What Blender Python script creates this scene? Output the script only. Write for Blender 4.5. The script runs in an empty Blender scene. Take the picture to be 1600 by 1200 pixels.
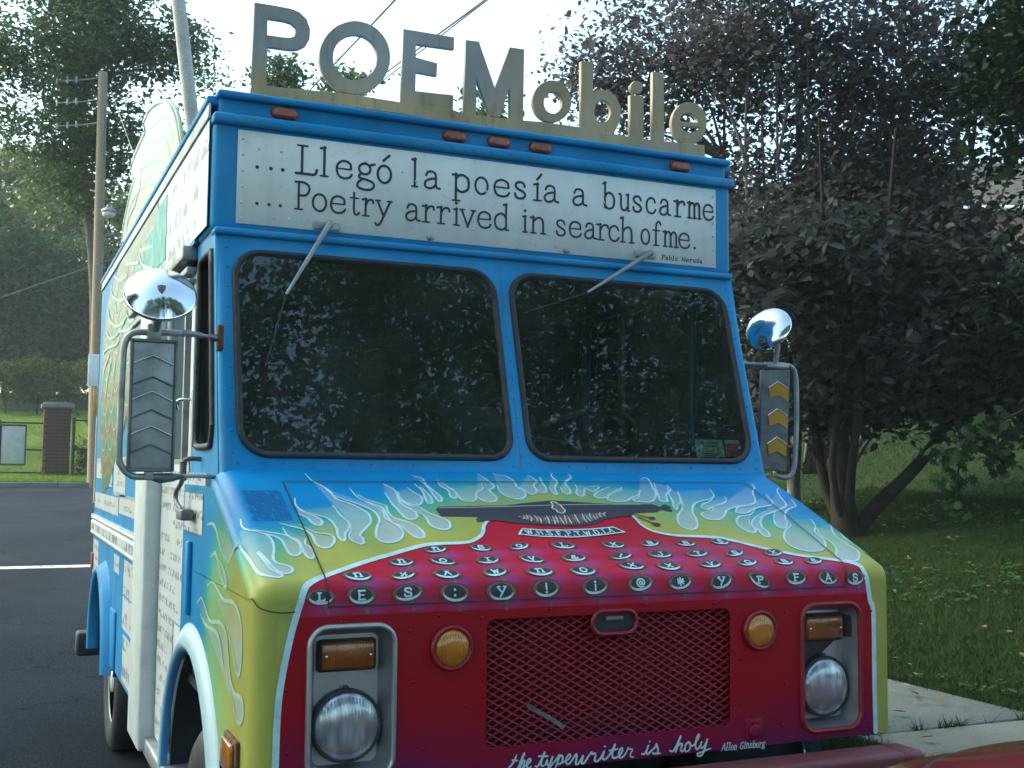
import bpy, bmesh, math, random
import numpy as np
from mathutils import Vector, Matrix

# ------------------------------------------------------------------ scene, camera, light
SC = bpy.context.scene
COL = SC.collection
D = bpy.data
random.seed(7)
RNG = np.random.default_rng(11)
PI = math.pi

CAM_POS = np.array([-1.58970, -3.70491, 1.57484])
CAM_YAW, CAM_PITCH, CAM_ROLL = -0.41868154, 0.07407313, -0.00970876

def cam_axes():
    cx, sx = math.cos(CAM_PITCH), math.sin(CAM_PITCH)
    cy, sy = math.cos(CAM_ROLL), math.sin(CAM_ROLL)
    cz, sz = math.cos(CAM_YAW), math.sin(CAM_YAW)
    Rz = np.array([[cz, -sz, 0], [sz, cz, 0], [0, 0, 1]])
    Rx = np.array([[1, 0, 0], [0, cx, -sx], [0, sx, cx]])
    Ry = np.array([[cy, 0, sy], [0, 1, 0], [-sy, 0, cy]])
    return Rz @ Rx @ Ry
AX = cam_axes()

cam_data = D.cameras.new('camera')
cam_data.sensor_width = 36.0
cam_data.lens = 1807.7 / 1600 * 36
cam_data.clip_start = 0.05
cam_data.clip_end = 600
cam = D.objects.new('camera', cam_data)
COL.objects.link(cam)
m = Matrix.Identity(4)
for i in range(3):
    m[i][0] = AX[i, 0]; m[i][1] = AX[i, 2]; m[i][2] = -AX[i, 1]; m[i][3] = CAM_POS[i]
cam.matrix_world = m
SC.camera = cam

world = D.worlds.new('World')
SC.world = world
world.use_nodes = True
wn, wl = world.node_tree.nodes, world.node_tree.links
wn.clear()
sky = wn.new('ShaderNodeTexSky'); sky.sky_type = 'NISHITA'; sky.sun_disc = False
SUN_EL, SUN_ROT = math.radians(36), math.radians(-55)
sky.sun_elevation = SUN_EL; sky.sun_rotation = SUN_ROT
sky.air_density = 1.0; sky.dust_density = 4.0; sky.ozone_density = 1.0
bg = wn.new('ShaderNodeBackground'); bg.inputs[1].default_value = 0.12
wo = wn.new('ShaderNodeOutputWorld')
tint = wn.new('ShaderNodeMixRGB'); tint.blend_type = 'MULTIPLY'; tint.inputs[0].default_value = 1; tint.inputs[2].default_value = (.90, 1.06, .97, 1)
wl.new(sky.outputs[0], tint.inputs[1]); wl.new(tint.outputs[0], bg.inputs[0]); wl.new(bg.outputs[0], wo.inputs[0])

sun_data = D.lights.new('sun', 'SUN')
sun_data.energy = 0.5; sun_data.angle = math.radians(18); sun_data.color = (1.0, 0.95, 0.86)
sun = D.objects.new('sun', sun_data)
COL.objects.link(sun)
# Nishita rotation is measured from +Y towards +X
sd = Vector((math.sin(SUN_ROT) * math.cos(SUN_EL), math.cos(SUN_ROT) * math.cos(SUN_EL), math.sin(SUN_EL)))
sun.rotation_euler = sd.to_track_quat('Z', 'Y').to_euler()

SC.view_settings.view_transform = 'Standard'
SC.view_settings.look = 'None'
SC.view_settings.gamma = 1.0
SC.view_settings.use_curve_mapping = False
SC.view_settings.exposure = 2.35

# ------------------------------------------------------------------ helpers
def at(px, py, dist):
    """a point of the place: the line of sight through a pixel of the photograph, dist metres deep"""
    d = AX @ np.array([(px - 800) / 1807.7, 1, (600 - py) / 1807.7])
    return CAM_POS + d * dist

class MB:
    """collects shapes into one mesh"""
    def __init__(s): s.v = []; s.f = []; s.sm = []
    def add(s, vs, fs, smooth=False):
        n = len(s.v); s.v.extend([tuple(map(float, v)) for v in vs]); s.f.extend([tuple(n + i for i in f) for f in fs]); s.sm.extend([smooth] * len(fs)); return s
    def box(s, x0, x1, y0, y1, z0, z1):
        return s.add([(x0,y0,z0),(x1,y0,z0),(x1,y1,z0),(x0,y1,z0),(x0,y0,z1),(x1,y0,z1),(x1,y1,z1),(x0,y1,z1)],
                     [(0,3,2,1),(4,5,6,7),(0,1,5,4),(1,2,6,5),(2,3,7,6),(3,0,4,7)])
    def rbox(s, x0, x1, y0, y1, z0, z1, b=.01, seg=2):
        bm = bmesh.new(); bmesh.ops.create_cube(bm, size=1)
        for v in bm.verts:
            v.co = Vector(((x0+x1)/2 + v.co.x*(x1-x0), (y0+y1)/2 + v.co.y*(y1-y0), (z0+z1)/2 + v.co.z*(z1-z0)))
        bmesh.ops.bevel(bm, geom=bm.edges[:] , offset=b, segments=seg, affect='EDGES', profile=.5)
        s.bm(bm, True); return s
    def bm(s, bm, smooth=False, M=None):
        bm.verts.index_update()
        s.add([(M @ v.co if M else v.co)[:] for v in bm.verts], [[v.index for v in f.verts] for f in bm.faces], smooth); bm.free(); return s
    def tube(s, pts, r, n=8, caps=True):
        P = [Vector(p) for p in pts]; R = r if hasattr(r, '__len__') else [r]*len(P)
        rings = []; up = None
        for i, p in enumerate(P):
            t = (P[min(i+1, len(P)-1)] - P[max(i-1, 0)]).normalized()
            if up is None: up = Vector((0,0,1)) if abs(t.z) < .9 else Vector((1,0,0))
            a = up - t*up.dot(t)
            if a.length < 1e-5: a = t.orthogonal()
            a.normalize(); up = a; b = t.cross(a)
            rings.append([p + (a*math.cos(2*PI*k/n) + b*math.sin(2*PI*k/n))*R[i] for k in range(n)])
        vs = [v for r_ in rings for v in r_]; fs = []
        for i in range(len(P)-1):
            for k in range(n): fs.append((i*n+k, i*n+(k+1)%n, (i+1)*n+(k+1)%n, (i+1)*n+k))
        s.add(vs, fs, True)
        if caps:
            s.add(rings[0], [tuple(range(n))[::-1]]); s.add(rings[-1], [tuple(range(n))])
        return s
    def lathe(s, prof, M, n=32, smooth=True):
        """prof: (radius, height) pairs turned round local Z, placed by matrix M"""
        vs = []; fs = []
        for r, h in prof:
            for k in range(n): vs.append(M @ Vector((r*math.cos(2*PI*k/n), r*math.sin(2*PI*k/n), h)))
        for i in range(len(prof)-1):
            for k in range(n): fs.append((i*n+k, i*n+(k+1)%n, (i+1)*n+(k+1)%n, (i+1)*n+k))
        if prof[0][0] > 0: fs.append(tuple(range(n))[::-1])
        if prof[-1][0] > 0: fs.append(tuple((len(prof)-1)*n + k for k in range(n)))
        return s.add(vs, fs, smooth)
    def dome(s, c, n, r, k=8, sc=.55):
        c = Vector(c); q = Vector(n).to_track_quat('Z','Y').to_matrix().to_4x4()
        return s.lathe([(r, 0), (r*.7, r*sc*.7), (.0001, r*sc)], Matrix.Translation(c) @ q, k)
    def mesh(s, name):
        me = D.meshes.new(name); me.from_pydata(s.v, [], s.f); me.polygons.foreach_set('use_smooth', s.sm); me.update(); return me

def obj(name, mb, mat, parent=None, **props):
    me = mb.mesh(name) if isinstance(mb, MB) else mb
    o = D.objects.new(name, me); COL.objects.link(o)
    if mat is not None:
        me.materials.clear(); me.materials.append(mat)
    if parent: o.parent = parent
    for k, v in props.items(): o[k] = v
    return o

def multi(name, pieces, parent=None, **props):
    """one object from several shapes, each with a material of its own"""
    vs, fs, mi, sm = [], [], [], []
    for k, (b, mt_) in enumerate(pieces):
        n = len(vs); vs += b.v; fs += [tuple(n+i for i in f) for f in b.f]; mi += [k]*len(b.f); sm += b.sm
    me = D.meshes.new(name); me.from_pydata(vs, [], fs)
    for _, mt_ in pieces: me.materials.append(mt_)
    me.polygons.foreach_set('material_index', mi); me.polygons.foreach_set('use_smooth', sm); me.update()
    o = D.objects.new(name, me); COL.objects.link(o)
    if parent: o.parent = parent
    for k, v in props.items(): o[k] = v
    return o

def thing(name, label, cat, loc=(0,0,0), group=None):
    o = D.objects.new(name, None); COL.objects.link(o); o.location = loc; o.empty_display_size = .2
    o['label'] = label; o['category'] = cat
    if group: o['group'] = group
    return o

def plate(outer, holes, depth, place, bevel=0.0, res=1):
    """flat sheet with holes cut out; place maps (u, v, w) to a point, w runs -depth/2..depth/2"""
    cu = D.curves.new('tmp', 'CURVE'); cu.dimensions = '2D'; cu.fill_mode = 'BOTH'
    cu.extrude = max(depth/2 - bevel, 0.00001); cu.bevel_depth = bevel; cu.bevel_resolution = res
    if bevel: cu.offset = -bevel
    for loop in [outer] + list(holes):
        sp = cu.splines.new('POLY'); sp.points.add(len(loop)-1); sp.use_cyclic_u = True
        for p, q in zip(sp.points, loop): p.co = (q[0], q[1], 0, 1)
    o = D.objects.new('tmp', cu); COL.objects.link(o)
    dg = bpy.context.evaluated_depsgraph_get(); dg.update()
    me = D.meshes.new_from_object(o.evaluated_get(dg))
    D.objects.remove(o); D.curves.remove(cu)
    for v in me.vertices: v.co = place(v.co.x, v.co.y, v.co.z)
    bm = bmesh.new(); bm.from_mesh(me); bmesh.ops.remove_doubles(bm, verts=bm.verts, dist=1e-5)
    bmesh.ops.recalc_face_normals(bm, faces=bm.faces); bm.to_mesh(me); bm.free()
    return me

def rrect(x0, x1, z0, z1, r, n=6):
    out = []
    rs = r if hasattr(r, '__len__') else (r, r, r, r)   # br, tr, tl, bl
    for cx, cz, a0, rr in ((x1-rs[0], z0+rs[0], -90, rs[0]), (x1-rs[1], z1-rs[1], 0, rs[1]), (x0+rs[2], z1-rs[2], 90, rs[2]), (x0+rs[3], z0+rs[3], 180, rs[3])):
        for k in range(n+1):
            a = math.radians(a0 + 90*k/n); out.append((cx + rr*math.cos(a), cz + rr*math.sin(a)))
    return out

def ring_strip(loops, place=None, closed=True):
    """skin between successive loops of equal length"""
    mb = MB(); n = len(loops[0]); vs = [p for l in loops for p in l]; fs = []
    for i in range(len(loops)-1):
        for k in range(n if closed else n-1): fs.append((i*n+k, i*n+(k+1)%n, (i+1)*n+(k+1)%n, (i+1)*n+k))
    return mb.add(vs, fs, True)

def spline(pts, step):
    """Catmull-Rom through pts, resampled about every step"""
    P = [np.array(p, float) for p in pts]
    if len(P) < 3:
        n = max(2, int(np.linalg.norm(P[1]-P[0])/step)+1); return [P[0] + (P[1]-P[0])*t for t in np.linspace(0, 1, n)]
    P = [2*P[0]-P[1]] + P + [2*P[-1]-P[-2]]; out = []
    for i in range(1, len(P)-2):
        a, b, c, d = P[i-1:i+3]; n = max(1, int(math.ceil(np.linalg.norm(c-b)/step)))
        for k in range(n):
            t = k/n; out.append(.5*((2*b) + (c-a)*t + (2*a-5*b+4*c-d)*t*t + (3*b-a-3*c+d)*t**3))
    out.append(P[-2]); return out

def ribbon(mb, pts, width, place, off=.001, taper=(1, 1), step=.006, smooth=True, rise=0.0, caps=True):
    """painted stroke: a strip of the given width along pts, laid on a surface by place(u, v, off)"""
    if not smooth and len(pts) > 2:
        for i in range(len(pts)-1):
            a, b = np.array(pts[i], float), np.array(pts[i+1], float); d = (b-a)/max(np.linalg.norm(b-a), 1e-9)
            ribbon(mb, [a - d*(width*.35 if i else 0), b + d*(width*.35 if i < len(pts)-2 else 0)], width, place, off + .00012*i, taper if len(pts) == 2 else (1, 1), step, True, 0, caps and i in (0, len(pts)-2))
        return
    Q = spline(pts, step) if smooth else [np.array(p, float) for p in pts]
    Q = [q for i, q in enumerate(Q) if i == 0 or np.linalg.norm(q-Q[i-1]) > 1e-6]
    n = len(Q)
    if n < 2: return
    vs = []
    for i, q in enumerate(Q):
        t = Q[min(i+1, n-1)] - Q[max(i-1, 0)]; t = t/max(np.linalg.norm(t), 1e-9); nn = np.array([-t[1], t[0]])
        u = i/(n-1); w = width/2 * (taper[0] + (1-taper[0])*min(1, u*4)) * (taper[1] + (1-taper[1])*min(1, (1-u)*4))
        k = 1.0
        if not smooth and 0 < i < n-1:
            a = Q[i]-Q[i-1]; a = a/np.linalg.norm(a); k = 1/max(.35, abs(np.dot(nn, [-a[1], a[0]])))
        o_ = off + rise*u
        vs.append(place(*(q + nn*w*k), o_)); vs.append(place(*(q - nn*w*k), o_))
    fs = [(2*i, 2*i+1, 2*i+3, 2*i+2) for i in range(n-1)]
    mb.add(vs, fs)
    if caps:
        for q, tt, tp, o_ in ((Q[0], Q[0]-Q[1], taper[0], off), (Q[-1], Q[-1]-Q[-2], taper[1], off+rise)):
            if tp < .5: continue
            a0 = math.atan2(tt[1], tt[0]); cv = [place(*q, o_)] + [place(q[0]+width/2*tp*math.cos(a0+a), q[1]+width/2*tp*math.sin(a0+a), o_) for a in np.linspace(-PI/2, PI/2, 6)]
            mb.add(cv, [(0, i, i+1) for i in range(1, 6)])

def poly_on(mb, pts, place, off=.001, step=None):
    """painted flat patch: filled outline, cut into triangles"""
    from mathutils.geometry import tessellate_polygon
    P = [(p[0], p[1]) for p in pts]
    tris = tessellate_polygon([[Vector((x, y, 0)) for x, y in P]])
    bm = bmesh.new(); vv = [bm.verts.new((x, y, 0)) for x, y in P]
    for t in tris:
        try: bm.faces.new([vv[i] for i in t])
        except ValueError: pass
    for _ in range(7):      # small triangles follow the curve of the sheet
        long_ = [e for e in bm.edges if e.calc_length() > .03]
        if not long_: break
        bmesh.ops.subdivide_edges(bm, edges=long_, cuts=1); bmesh.ops.triangulate(bm, faces=bm.faces[:])
    bm.verts.index_update()
    mb.add([place(v.co.x, v.co.y, off) for v in bm.verts], [tuple(v.index for v in f.verts) for f in bm.faces]); bm.free()

def copy_tree(o, parent=None):
    c = o.copy(); COL.objects.link(c)
    if parent: c.parent = parent
    for ch in list(o.children): copy_tree(ch, c)
    return c

# ------------------------------------------------------------------ materials
def node_mat(name):
    mt = D.materials.new(name); mt.use_nodes = True; nt = mt.node_tree; nt.nodes.clear()
    out = nt.nodes.new('ShaderNodeOutputMaterial'); bs = nt.nodes.new('ShaderNodeBsdfPrincipled')
    nt.links.new(bs.outputs[0], out.inputs[0]); return mt, nt, bs, out

def N(nt, t, **k):
    n = nt.nodes.new('ShaderNode' + t)
    for a, b in k.items():
        if a.startswith('i_'): n.inputs[int(a[2:])].default_value = b
        else: setattr(n, a, b)
    return n

def noise(nt, scale, detail=3, rough=.5, coord='Object', stretch=None):
    tc = N(nt, 'TexCoord'); nz = N(nt, 'TexNoise'); nz.inputs['Scale'].default_value = scale
    nz.inputs['Detail'].default_value = detail; nz.inputs['Roughness'].default_value = rough
    if stretch:
        mp = N(nt, 'Mapping'); mp.inputs['Scale'].default_value = stretch
        nt.links.new(tc.outputs[coord], mp.inputs[0]); nt.links.new(mp.outputs[0], nz.inputs[0])
    else: nt.links.new(tc.outputs[coord], nz.inputs[0])
    return nz

def ramp(nt, src, stops):
    r = N(nt, 'ValToRGB'); e = r.color_ramp.elements
    while len(e) > 1: e.remove(e[0])
    e[0].position = stops[0][0]; e[0].color = (*stops[0][1], 1)
    for p, c_ in stops[1:]:
        k = e.new(p); k.color = (*c_, 1)
    nt.links.new(src, r.inputs[0]); return r

def mixc(nt, a, b, fac, mode='MIX'):
    mx = N(nt, 'MixRGB', blend_type=mode)
    for i, s in ((0, fac), (1, a), (2, b)):
        if hasattr(s, 'is_linked') or hasattr(s, 'links'): nt.links.new(s, mx.inputs[i])
        else: mx.inputs[i].default_value = s if i == 0 else (*s, 1)
    return mx.outputs[0]

def bump(nt, bs, src, strength=.3, dist=.002):
    b = N(nt, 'Bump'); b.inputs['Strength'].default_value = strength; b.inputs['Distance'].default_value = dist
    nt.links.new(src, b.inputs['Height']); nt.links.new(b.outputs[0], bs.inputs['Normal'])

def paint(name, col, rough=.35, metal=0, var=.12, scale=6, spots=True, bmp=.15, coat=0.0, dirt=(.16,.14,.11), spec=.5, streak=0.0):
    mt, nt, bs, _ = node_mat(name)
    n1 = noise(nt, scale, 5, .6); n2 = noise(nt, scale*9, 4, .7)
    dark = tuple(max(0, c_*(1-var*2)) for c_ in col); lite = tuple(min(1, c_*(1+var)) for c_ in col)
    r = ramp(nt, n1.outputs[0], [(.3, dark), (.55, col), (.75, lite)])
    c_ = r.outputs[0]
    if spots:
        rr = ramp(nt, n2.outputs[0], [(.60, (0,0,0)), (.78, (.45,.45,.45))])
        c_ = mixc(nt, c_, dirt, rr.outputs[0])
    if streak:
        n3 = noise(nt, 7, 5, .65, stretch=(2.2, 2.2, .22)); n4 = noise(nt, 34, 6, .75); n5 = noise(nt, 1.4, 3, .5)
        c_ = mixc(nt, c_, tuple(a*.55+b*.45 for a, b in zip(dirt, col)), ramp(nt, n3.outputs[0], [(.50, (0,0,0)), (.80, (streak,)*3)]).outputs[0])
        c_ = mixc(nt, c_, (.30, .33, .34), ramp(nt, n4.outputs[0], [(.70, (0,0,0)), (.74, (streak*.9,)*3)]).outputs[0])
        c_ = mixc(nt, c_, (1.0, 1.0, 1.0), ramp(nt, n5.outputs[0], [(.35, (0,0,0)), (.8, (.045,)*3)]).outputs[0])
    nt.links.new(c_, bs.inputs['Base Color'])
    rg = ramp(nt, n1.outputs[0], [(.3, (min(1,rough+.15),)*3), (.7, (rough,)*3)])
    nt.links.new(rg.outputs[0], bs.inputs['Roughness'])
    bs.inputs['Metallic'].default_value = metal; bs.inputs['Specular IOR Level'].default_value = spec
    bs.inputs['Coat Weight'].default_value = coat
    bump(nt, bs, n2.outputs[0], bmp, .001)
    return mt

M = {}
BLUE = (.001, .235, .53)
M['blue'] = paint('blue_paint', BLUE, .42, var=.12, scale=3, spec=.15, streak=.45)
M['white_panel'] = paint('white_sign_paint', (.64, .68, .68), .5, var=.06, scale=4, streak=.3)
M['white'] = paint('white_paint', (.60, .64, .65), .45, var=.1, streak=.5)
M['ink'] = paint('black_lettering', (.03, .03, .045), .55, var=.1, spots=False)
M['flame_line'] = paint('flame_outline_paint', (.46, .66, .69), .4, var=.12, scale=20, spots=False)
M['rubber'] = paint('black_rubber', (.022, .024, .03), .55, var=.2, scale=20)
M['dark'] = paint('dark_interior', (.028, .032, .036), .8, var=.2)
M['steel'] = paint('galvanised_steel', (.30, .32, .33), .42, metal=.55, var=.2, scale=12, streak=.3)
M['steel_dark'] = paint('weathered_steel', (.16, .17, .18), .5, metal=.5, var=.2, scale=14)
M['chrome'] = paint('chrome', (.75, .77, .78), .05, metal=1, var=.04, scale=15, bmp=.02, spots=False)
M['copper'] = paint('key_rim_copper', (.22, .085, .05), .5, var=.2, scale=40, spots=False)
M['key_black'] = paint('key_face_black', (.022, .025, .035), .5, var=.15, scale=40, spots=False)
M['red_trim'] = paint('red_trim_paint', (.24, .006, .016), .3, var=.15, scale=5)
M['bumper_red'] = paint('worn_bumper_red', (.13, .008, .014), .5, var=.2, scale=6, streak=.25)
M['alu'] = paint('brushed_aluminium', (.42, .44, .46), .3, metal=.8, var=.12, scale=10)
M['grey_label'] = paint('grey_panel_print', (.42, .45, .46), .5, var=.1)
M['yellow_chev'] = paint('yellow_chevron_paint', (.50, .25, .015), .5, var=.1, spots=False)
M['marker'] = paint('marker_lens', (.36, .085, .045), .4, var=.15, scale=60, spots=False, coat=.5)
M['rust'] = paint('rusty_metal', (.13, .055, .03), .8, var=.3, scale=40)
M['green_ctl'] = paint('green_sticker', (.25, .50, .40), .5, var=.06, spots=False)
M['red_sticker'] = paint('red_sticker', (.40, .05, .06), .5, var=.3, scale=60, spots=False)
M['teal'] = paint('teal_mural_paint', (.03, .33, .30), .45, var=.2, scale=12)
M['pale_line'] = paint('pale_mural_line', (.42, .58, .52), .45, var=.15, scale=20, spots=False)

def lens_mat(name, a, b):
    mt, nt, bs, _ = node_mat(name)
    tc = N(nt, 'TexCoord'); w = N(nt, 'TexWave'); w.inputs['Scale'].default_value = 45; w.inputs['Distortion'].default_value = .6
    nt.links.new(tc.outputs['Object'], w.inputs[0]); n1 = noise(nt, 14, 4)
    r = ramp(nt, n1.outputs[0], [(.3, a), (.7, b)]); nt.links.new(r.outputs[0], bs.inputs['Base Color'])
    bs.inputs['Roughness'].default_value = .18; bs.inputs['Coat Weight'].default_value = .6; bump(nt, bs, w.outputs[0], .5, .002)
    return mt
M['amber'] = lens_mat('amber_lens', (.30, .085, .008), (.50, .19, .01))
M['amber_dark'] = lens_mat('amber_lens_aged', (.17, .045, .008), (.28, .085, .01))

# sealed-beam lens: fluted glass over a mirror bowl
mt, nt, bs, _ = node_mat('headlamp_glass')
tc = N(nt, 'TexCoord'); sp = N(nt, 'SeparateXYZ'); nt.links.new(tc.outputs['Object'], sp.inputs[0])
vo = N(nt, 'TexVoronoi'); vo.inputs['Scale'].default_value = 26
mp = N(nt, 'Mapping'); mp.inputs['Scale'].default_value = (1.6, .2, .55)
nt.links.new(tc.outputs['Object'], mp.inputs[0]); nt.links.new(mp.outputs[0], vo.inputs[0])
wv = N(nt, 'TexWave'); wv.bands_direction = 'X'; wv.inputs['Scale'].default_value = 36; nt.links.new(tc.outputs['Object'], wv.inputs[0])
ad = N(nt, 'Math', operation='ADD'); nt.links.new(vo.outputs[0], ad.inputs[0]); wm = N(nt, 'Math', operation='MULTIPLY'); wm.inputs[1].default_value = .35; nt.links.new(wv.outputs[1], wm.inputs[0]); nt.links.new(wm.outputs[0], ad.inputs[1])
nt.links.new(ramp(nt, vo.outputs[0], [(.1, (.55,.6,.64)), (.6, (.28,.31,.34))]).outputs[0], bs.inputs['Base Color'])
bs.inputs['Metallic'].default_value = .55; bs.inputs['Roughness'].default_value = .24; bs.inputs['Coat Weight'].default_value = 1; bs.inputs['Coat Roughness'].default_value = .02
bump(nt, bs, ad.outputs[0], .28, .005)
M['headlamp'] = mt

def glass_mat(name, tint, refl_ior=1.6, dirt=.04, lo=None):
    mt = D.materials.new(name); mt.use_nodes = True; nt = mt.node_tree; nt.nodes.clear()
    out = N(nt, 'OutputMaterial'); tr = N(nt, 'BsdfTransparent'); gl = N(nt, 'BsdfGlossy'); df = N(nt, 'BsdfDiffuse')
    tr.inputs[0].default_value = (*tint, 1); gl.inputs['Roughness'].default_value = .012; gl.inputs[0].default_value = (.9, .97, 1, 1)
    df.inputs[0].default_value = (.25, .30, .30, 1)
    fr = N(nt, 'Fresnel'); fr.inputs[0].default_value = refl_ior
    nz = noise(nt, 2.2, 6, .65); rp = ramp(nt, nz.outputs[0], [(.4, (dirt*.3,)*3), (.75, (dirt*2,)*3)])
    m1 = N(nt, 'MixShader'); m2 = N(nt, 'MixShader')
    nt.links.new(rp.outputs[0], m1.inputs[0]); nt.links.new(tr.outputs[0], m1.inputs[1]); nt.links.new(df.outputs[0], m1.inputs[2])
    nt.links.new(fr.outputs[0], m2.inputs[0]); nt.links.new(m1.outputs[0], m2.inputs[1]); nt.links.new(gl.outputs[0], m2.inputs[2])
    nt.links.new(m2.outputs[0], out.inputs[0]); return mt
M['windscreen'] = glass_mat('windscreen_glass', (.66, .74, .72), 1.72, .05)
M['side_glass'] = glass_mat('side_window_glass', (.55, .62, .62), 1.5, .05)

# airbrushed artwork: colours kept as an attribute on the finely divided hood sheet
mt, nt, bs, _ = node_mat('airbrushed_artwork')
at_ = N(nt, 'VertexColor', layer_name='art')
n1 = noise(nt, 5, 5, .6); n2 = noise(nt, 70, 4, .7)
c1 = mixc(nt, at_.outputs[0], ramp(nt, n1.outputs[0], [(.3, (.80,.80,.80)), (.7, (1.0,1.0,1.0))]).outputs[0], 1.0, 'MULTIPLY')
c2 = mixc(nt, c1, (.12,.11,.09), ramp(nt, n2.outputs[0], [(.64, (0,0,0)), (.80, (.4,.4,.4))]).outputs[0])
nt.links.new(c2, bs.inputs['Base Color']); bs.inputs['Roughness'].default_value = .40; bs.inputs['Specular IOR Level'].default_value = .18
bump(nt, bs, n2.outputs[0], .12, .001)
M['art'] = mt

# front panel: red fading to violet low down, sprayed
mt, nt, bs, _ = node_mat('red_violet_spray')
tc = N(nt, 'TexCoord'); sp = N(nt, 'SeparateXYZ'); nt.links.new(tc.outputs['Object'], sp.inputs[0])
n1 = noise(nt, 2.2, 4, .6); n2 = noise(nt, 80, 4, .7)
a1 = N(nt, 'MapRange'); a1.inputs[1].default_value = 1.16; a1.inputs[2].default_value = .79; nt.links.new(sp.outputs[2], a1.inputs[0])
a2 = N(nt, 'Math', operation='MULTIPLY_ADD'); a2.inputs[1].default_value = .9; a2.inputs[2].default_value = -.45; nt.links.new(n1.outputs[0], a2.inputs[0])
a3 = N(nt, 'Math', operation='ADD'); nt.links.new(a1.outputs[0], a3.inputs[0]); nt.links.new(a2.outputs[0], a3.inputs[1])
r = ramp(nt, a3.outputs[0], [(.5, (.29,.003,.011)), (.92, (.20,.006,.036)), (1.0, (.15,.008,.06))])
c2 = mixc(nt, r.outputs[0], (.14,.08,.08), ramp(nt, n2.outputs[0], [(.66, (0,0,0)), (.82, (.35,.35,.35))]).outputs[0])
nt.links.new(c2, bs.inputs['Base Color']); bs.inputs['Roughness'].default_value = .40; bs.inputs['Specular IOR Level'].default_value = .18
bump(nt, bs, n2.outputs[0], .1, .001)
M['front_red'] = mt

# printed poem sheets: illegible lines of small grey print
def print_mat(name, base, ink, lines, cols, gap=.46, th=.5):
    mt, nt, bs, _ = node_mat(name)
    tc = N(nt, 'TexCoord'); sp = N(nt, 'SeparateXYZ'); nt.links.new(tc.outputs['Object'], sp.inputs[0])
    ml = N(nt, 'Math', operation='MULTIPLY'); ml.inputs[1].default_value = lines; nt.links.new(sp.outputs[2], ml.inputs[0])
    fr = N(nt, 'Math', operation='FRACT'); nt.links.new(ml.outputs[0], fr.inputs[0])
    lt = N(nt, 'Math', operation='LESS_THAN'); lt.inputs[1].default_value = gap; nt.links.new(fr.outputs[0], lt.inputs[0])
    mp = N(nt, 'Mapping'); mp.inputs['Scale'].default_value = (1, cols, lines*2.2); nt.links.new(tc.outputs['Object'], mp.inputs[0])
    nz = N(nt, 'TexNoise'); nz.inputs['Scale'].default_value = 1; nz.inputs['Detail'].default_value = 2; nt.links.new(mp.outputs[0], nz.inputs[0])
    fl_ = N(nt, 'Math', operation='FLOOR'); nt.links.new(ml.outputs[0], fl_.inputs[0])
    cb = N(nt, 'CombineXYZ'); nt.links.new(fl_.outputs[0], cb.inputs[2])
    my = N(nt, 'Math', operation='MULTIPLY'); my.inputs[1].default_value = 3.3; nt.links.new(sp.outputs[1], my.inputs[0]); nt.links.new(my.outputs[0], cb.inputs[1])
    nz2 = N(nt, 'TexNoise'); nz2.inputs['Scale'].default_value = .9; nt.links.new(cb.outputs[0], nz2.inputs[0])
    g1 = N(nt, 'Math', operation='GREATER_THAN'); g1.inputs[1].default_value = th; nt.links.new(nz.outputs[0], g1.inputs[0])
    g2 = N(nt, 'Math', operation='GREATER_THAN'); g2.inputs[1].default_value = .44; nt.links.new(nz2.outputs[0], g2.inputs[0])
    m1 = N(nt, 'Math', operation='MULTIPLY'); nt.links.new(lt.outputs[0], m1.inputs[0]); nt.links.new(g1.outputs[0], m1.inputs[1])
    m2 = N(nt, 'Math', operation='MULTIPLY'); nt.links.new(m1.outputs[0], m2.inputs[0]); nt.links.new(g2.outputs[0], m2.inputs[1])
    m3 = N(nt, 'Math', operation='MULTIPLY'); m3.inputs[1].default_value = .75; nt.links.new(m2.outputs[0], m3.inputs[0])
    n3 = noise(nt, 5, 4)
    b0 = ramp(nt, n3.outputs[0], [(.3, tuple(c_*.82 for c_ in base)), (.7, base)])
    nt.links.new(mixc(nt, b0.outputs[0], ink, m3.outputs[0]), bs.inputs['Base Color']); bs.inputs['Roughness'].default_value = .5
    return mt
M['print_small'] = print_mat('poem_sheet_small_print', (.56, .58, .60), (.10, .11, .14), 17, 26)
M['print_large'] = print_mat('poem_sheet_large_print', (.58, .61, .62), (.10, .11, .14), 8.5, 13, .5, .52)

# peacock mural: green and gold bands with red flecks
mt, nt, bs, _ = node_mat('feather_mural')
tc = N(nt, 'TexCoord'); wv = N(nt, 'TexWave'); wv.wave_type = 'BANDS'; wv.bands_direction = 'Z'
wv.inputs['Scale'].default_value = 1.5; wv.inputs['Distortion'].default_value = 3.2; wv.inputs['Detail'].default_value = 1; wv.inputs['Detail Scale'].default_value = 1.2
nt.links.new(tc.outputs['Object'], wv.inputs[0])
r = ramp(nt, wv.outputs[1], [(.0, (.015,.13,.085)), (.30, (.04,.16,.05)), (.55, (.17,.18,.02)), (.78, (.21,.13,.02)), (.92, (.20,.025,.012)), (1, (.015,.13,.085))])
nt.links.new(r.outputs[0], bs.inputs['Base Color']); bs.inputs['Roughness'].default_value = .42
M['mural'] = mt
mt, nt, bs, _ = node_mat('pale_feather_mural')
tc = N(nt, 'TexCoord'); sp = N(nt, 'SeparateXYZ'); nt.links.new(tc.outputs['Object'], sp.inputs[0])
wv = N(nt, 'TexWave'); wv.wave_type = 'BANDS'; wv.bands_direction = 'Z'; wv.inputs['Scale'].default_value = 2.4; wv.inputs['Distortion'].default_value = 4
nt.links.new(tc.outputs['Object'], wv.inputs[0])
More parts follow.
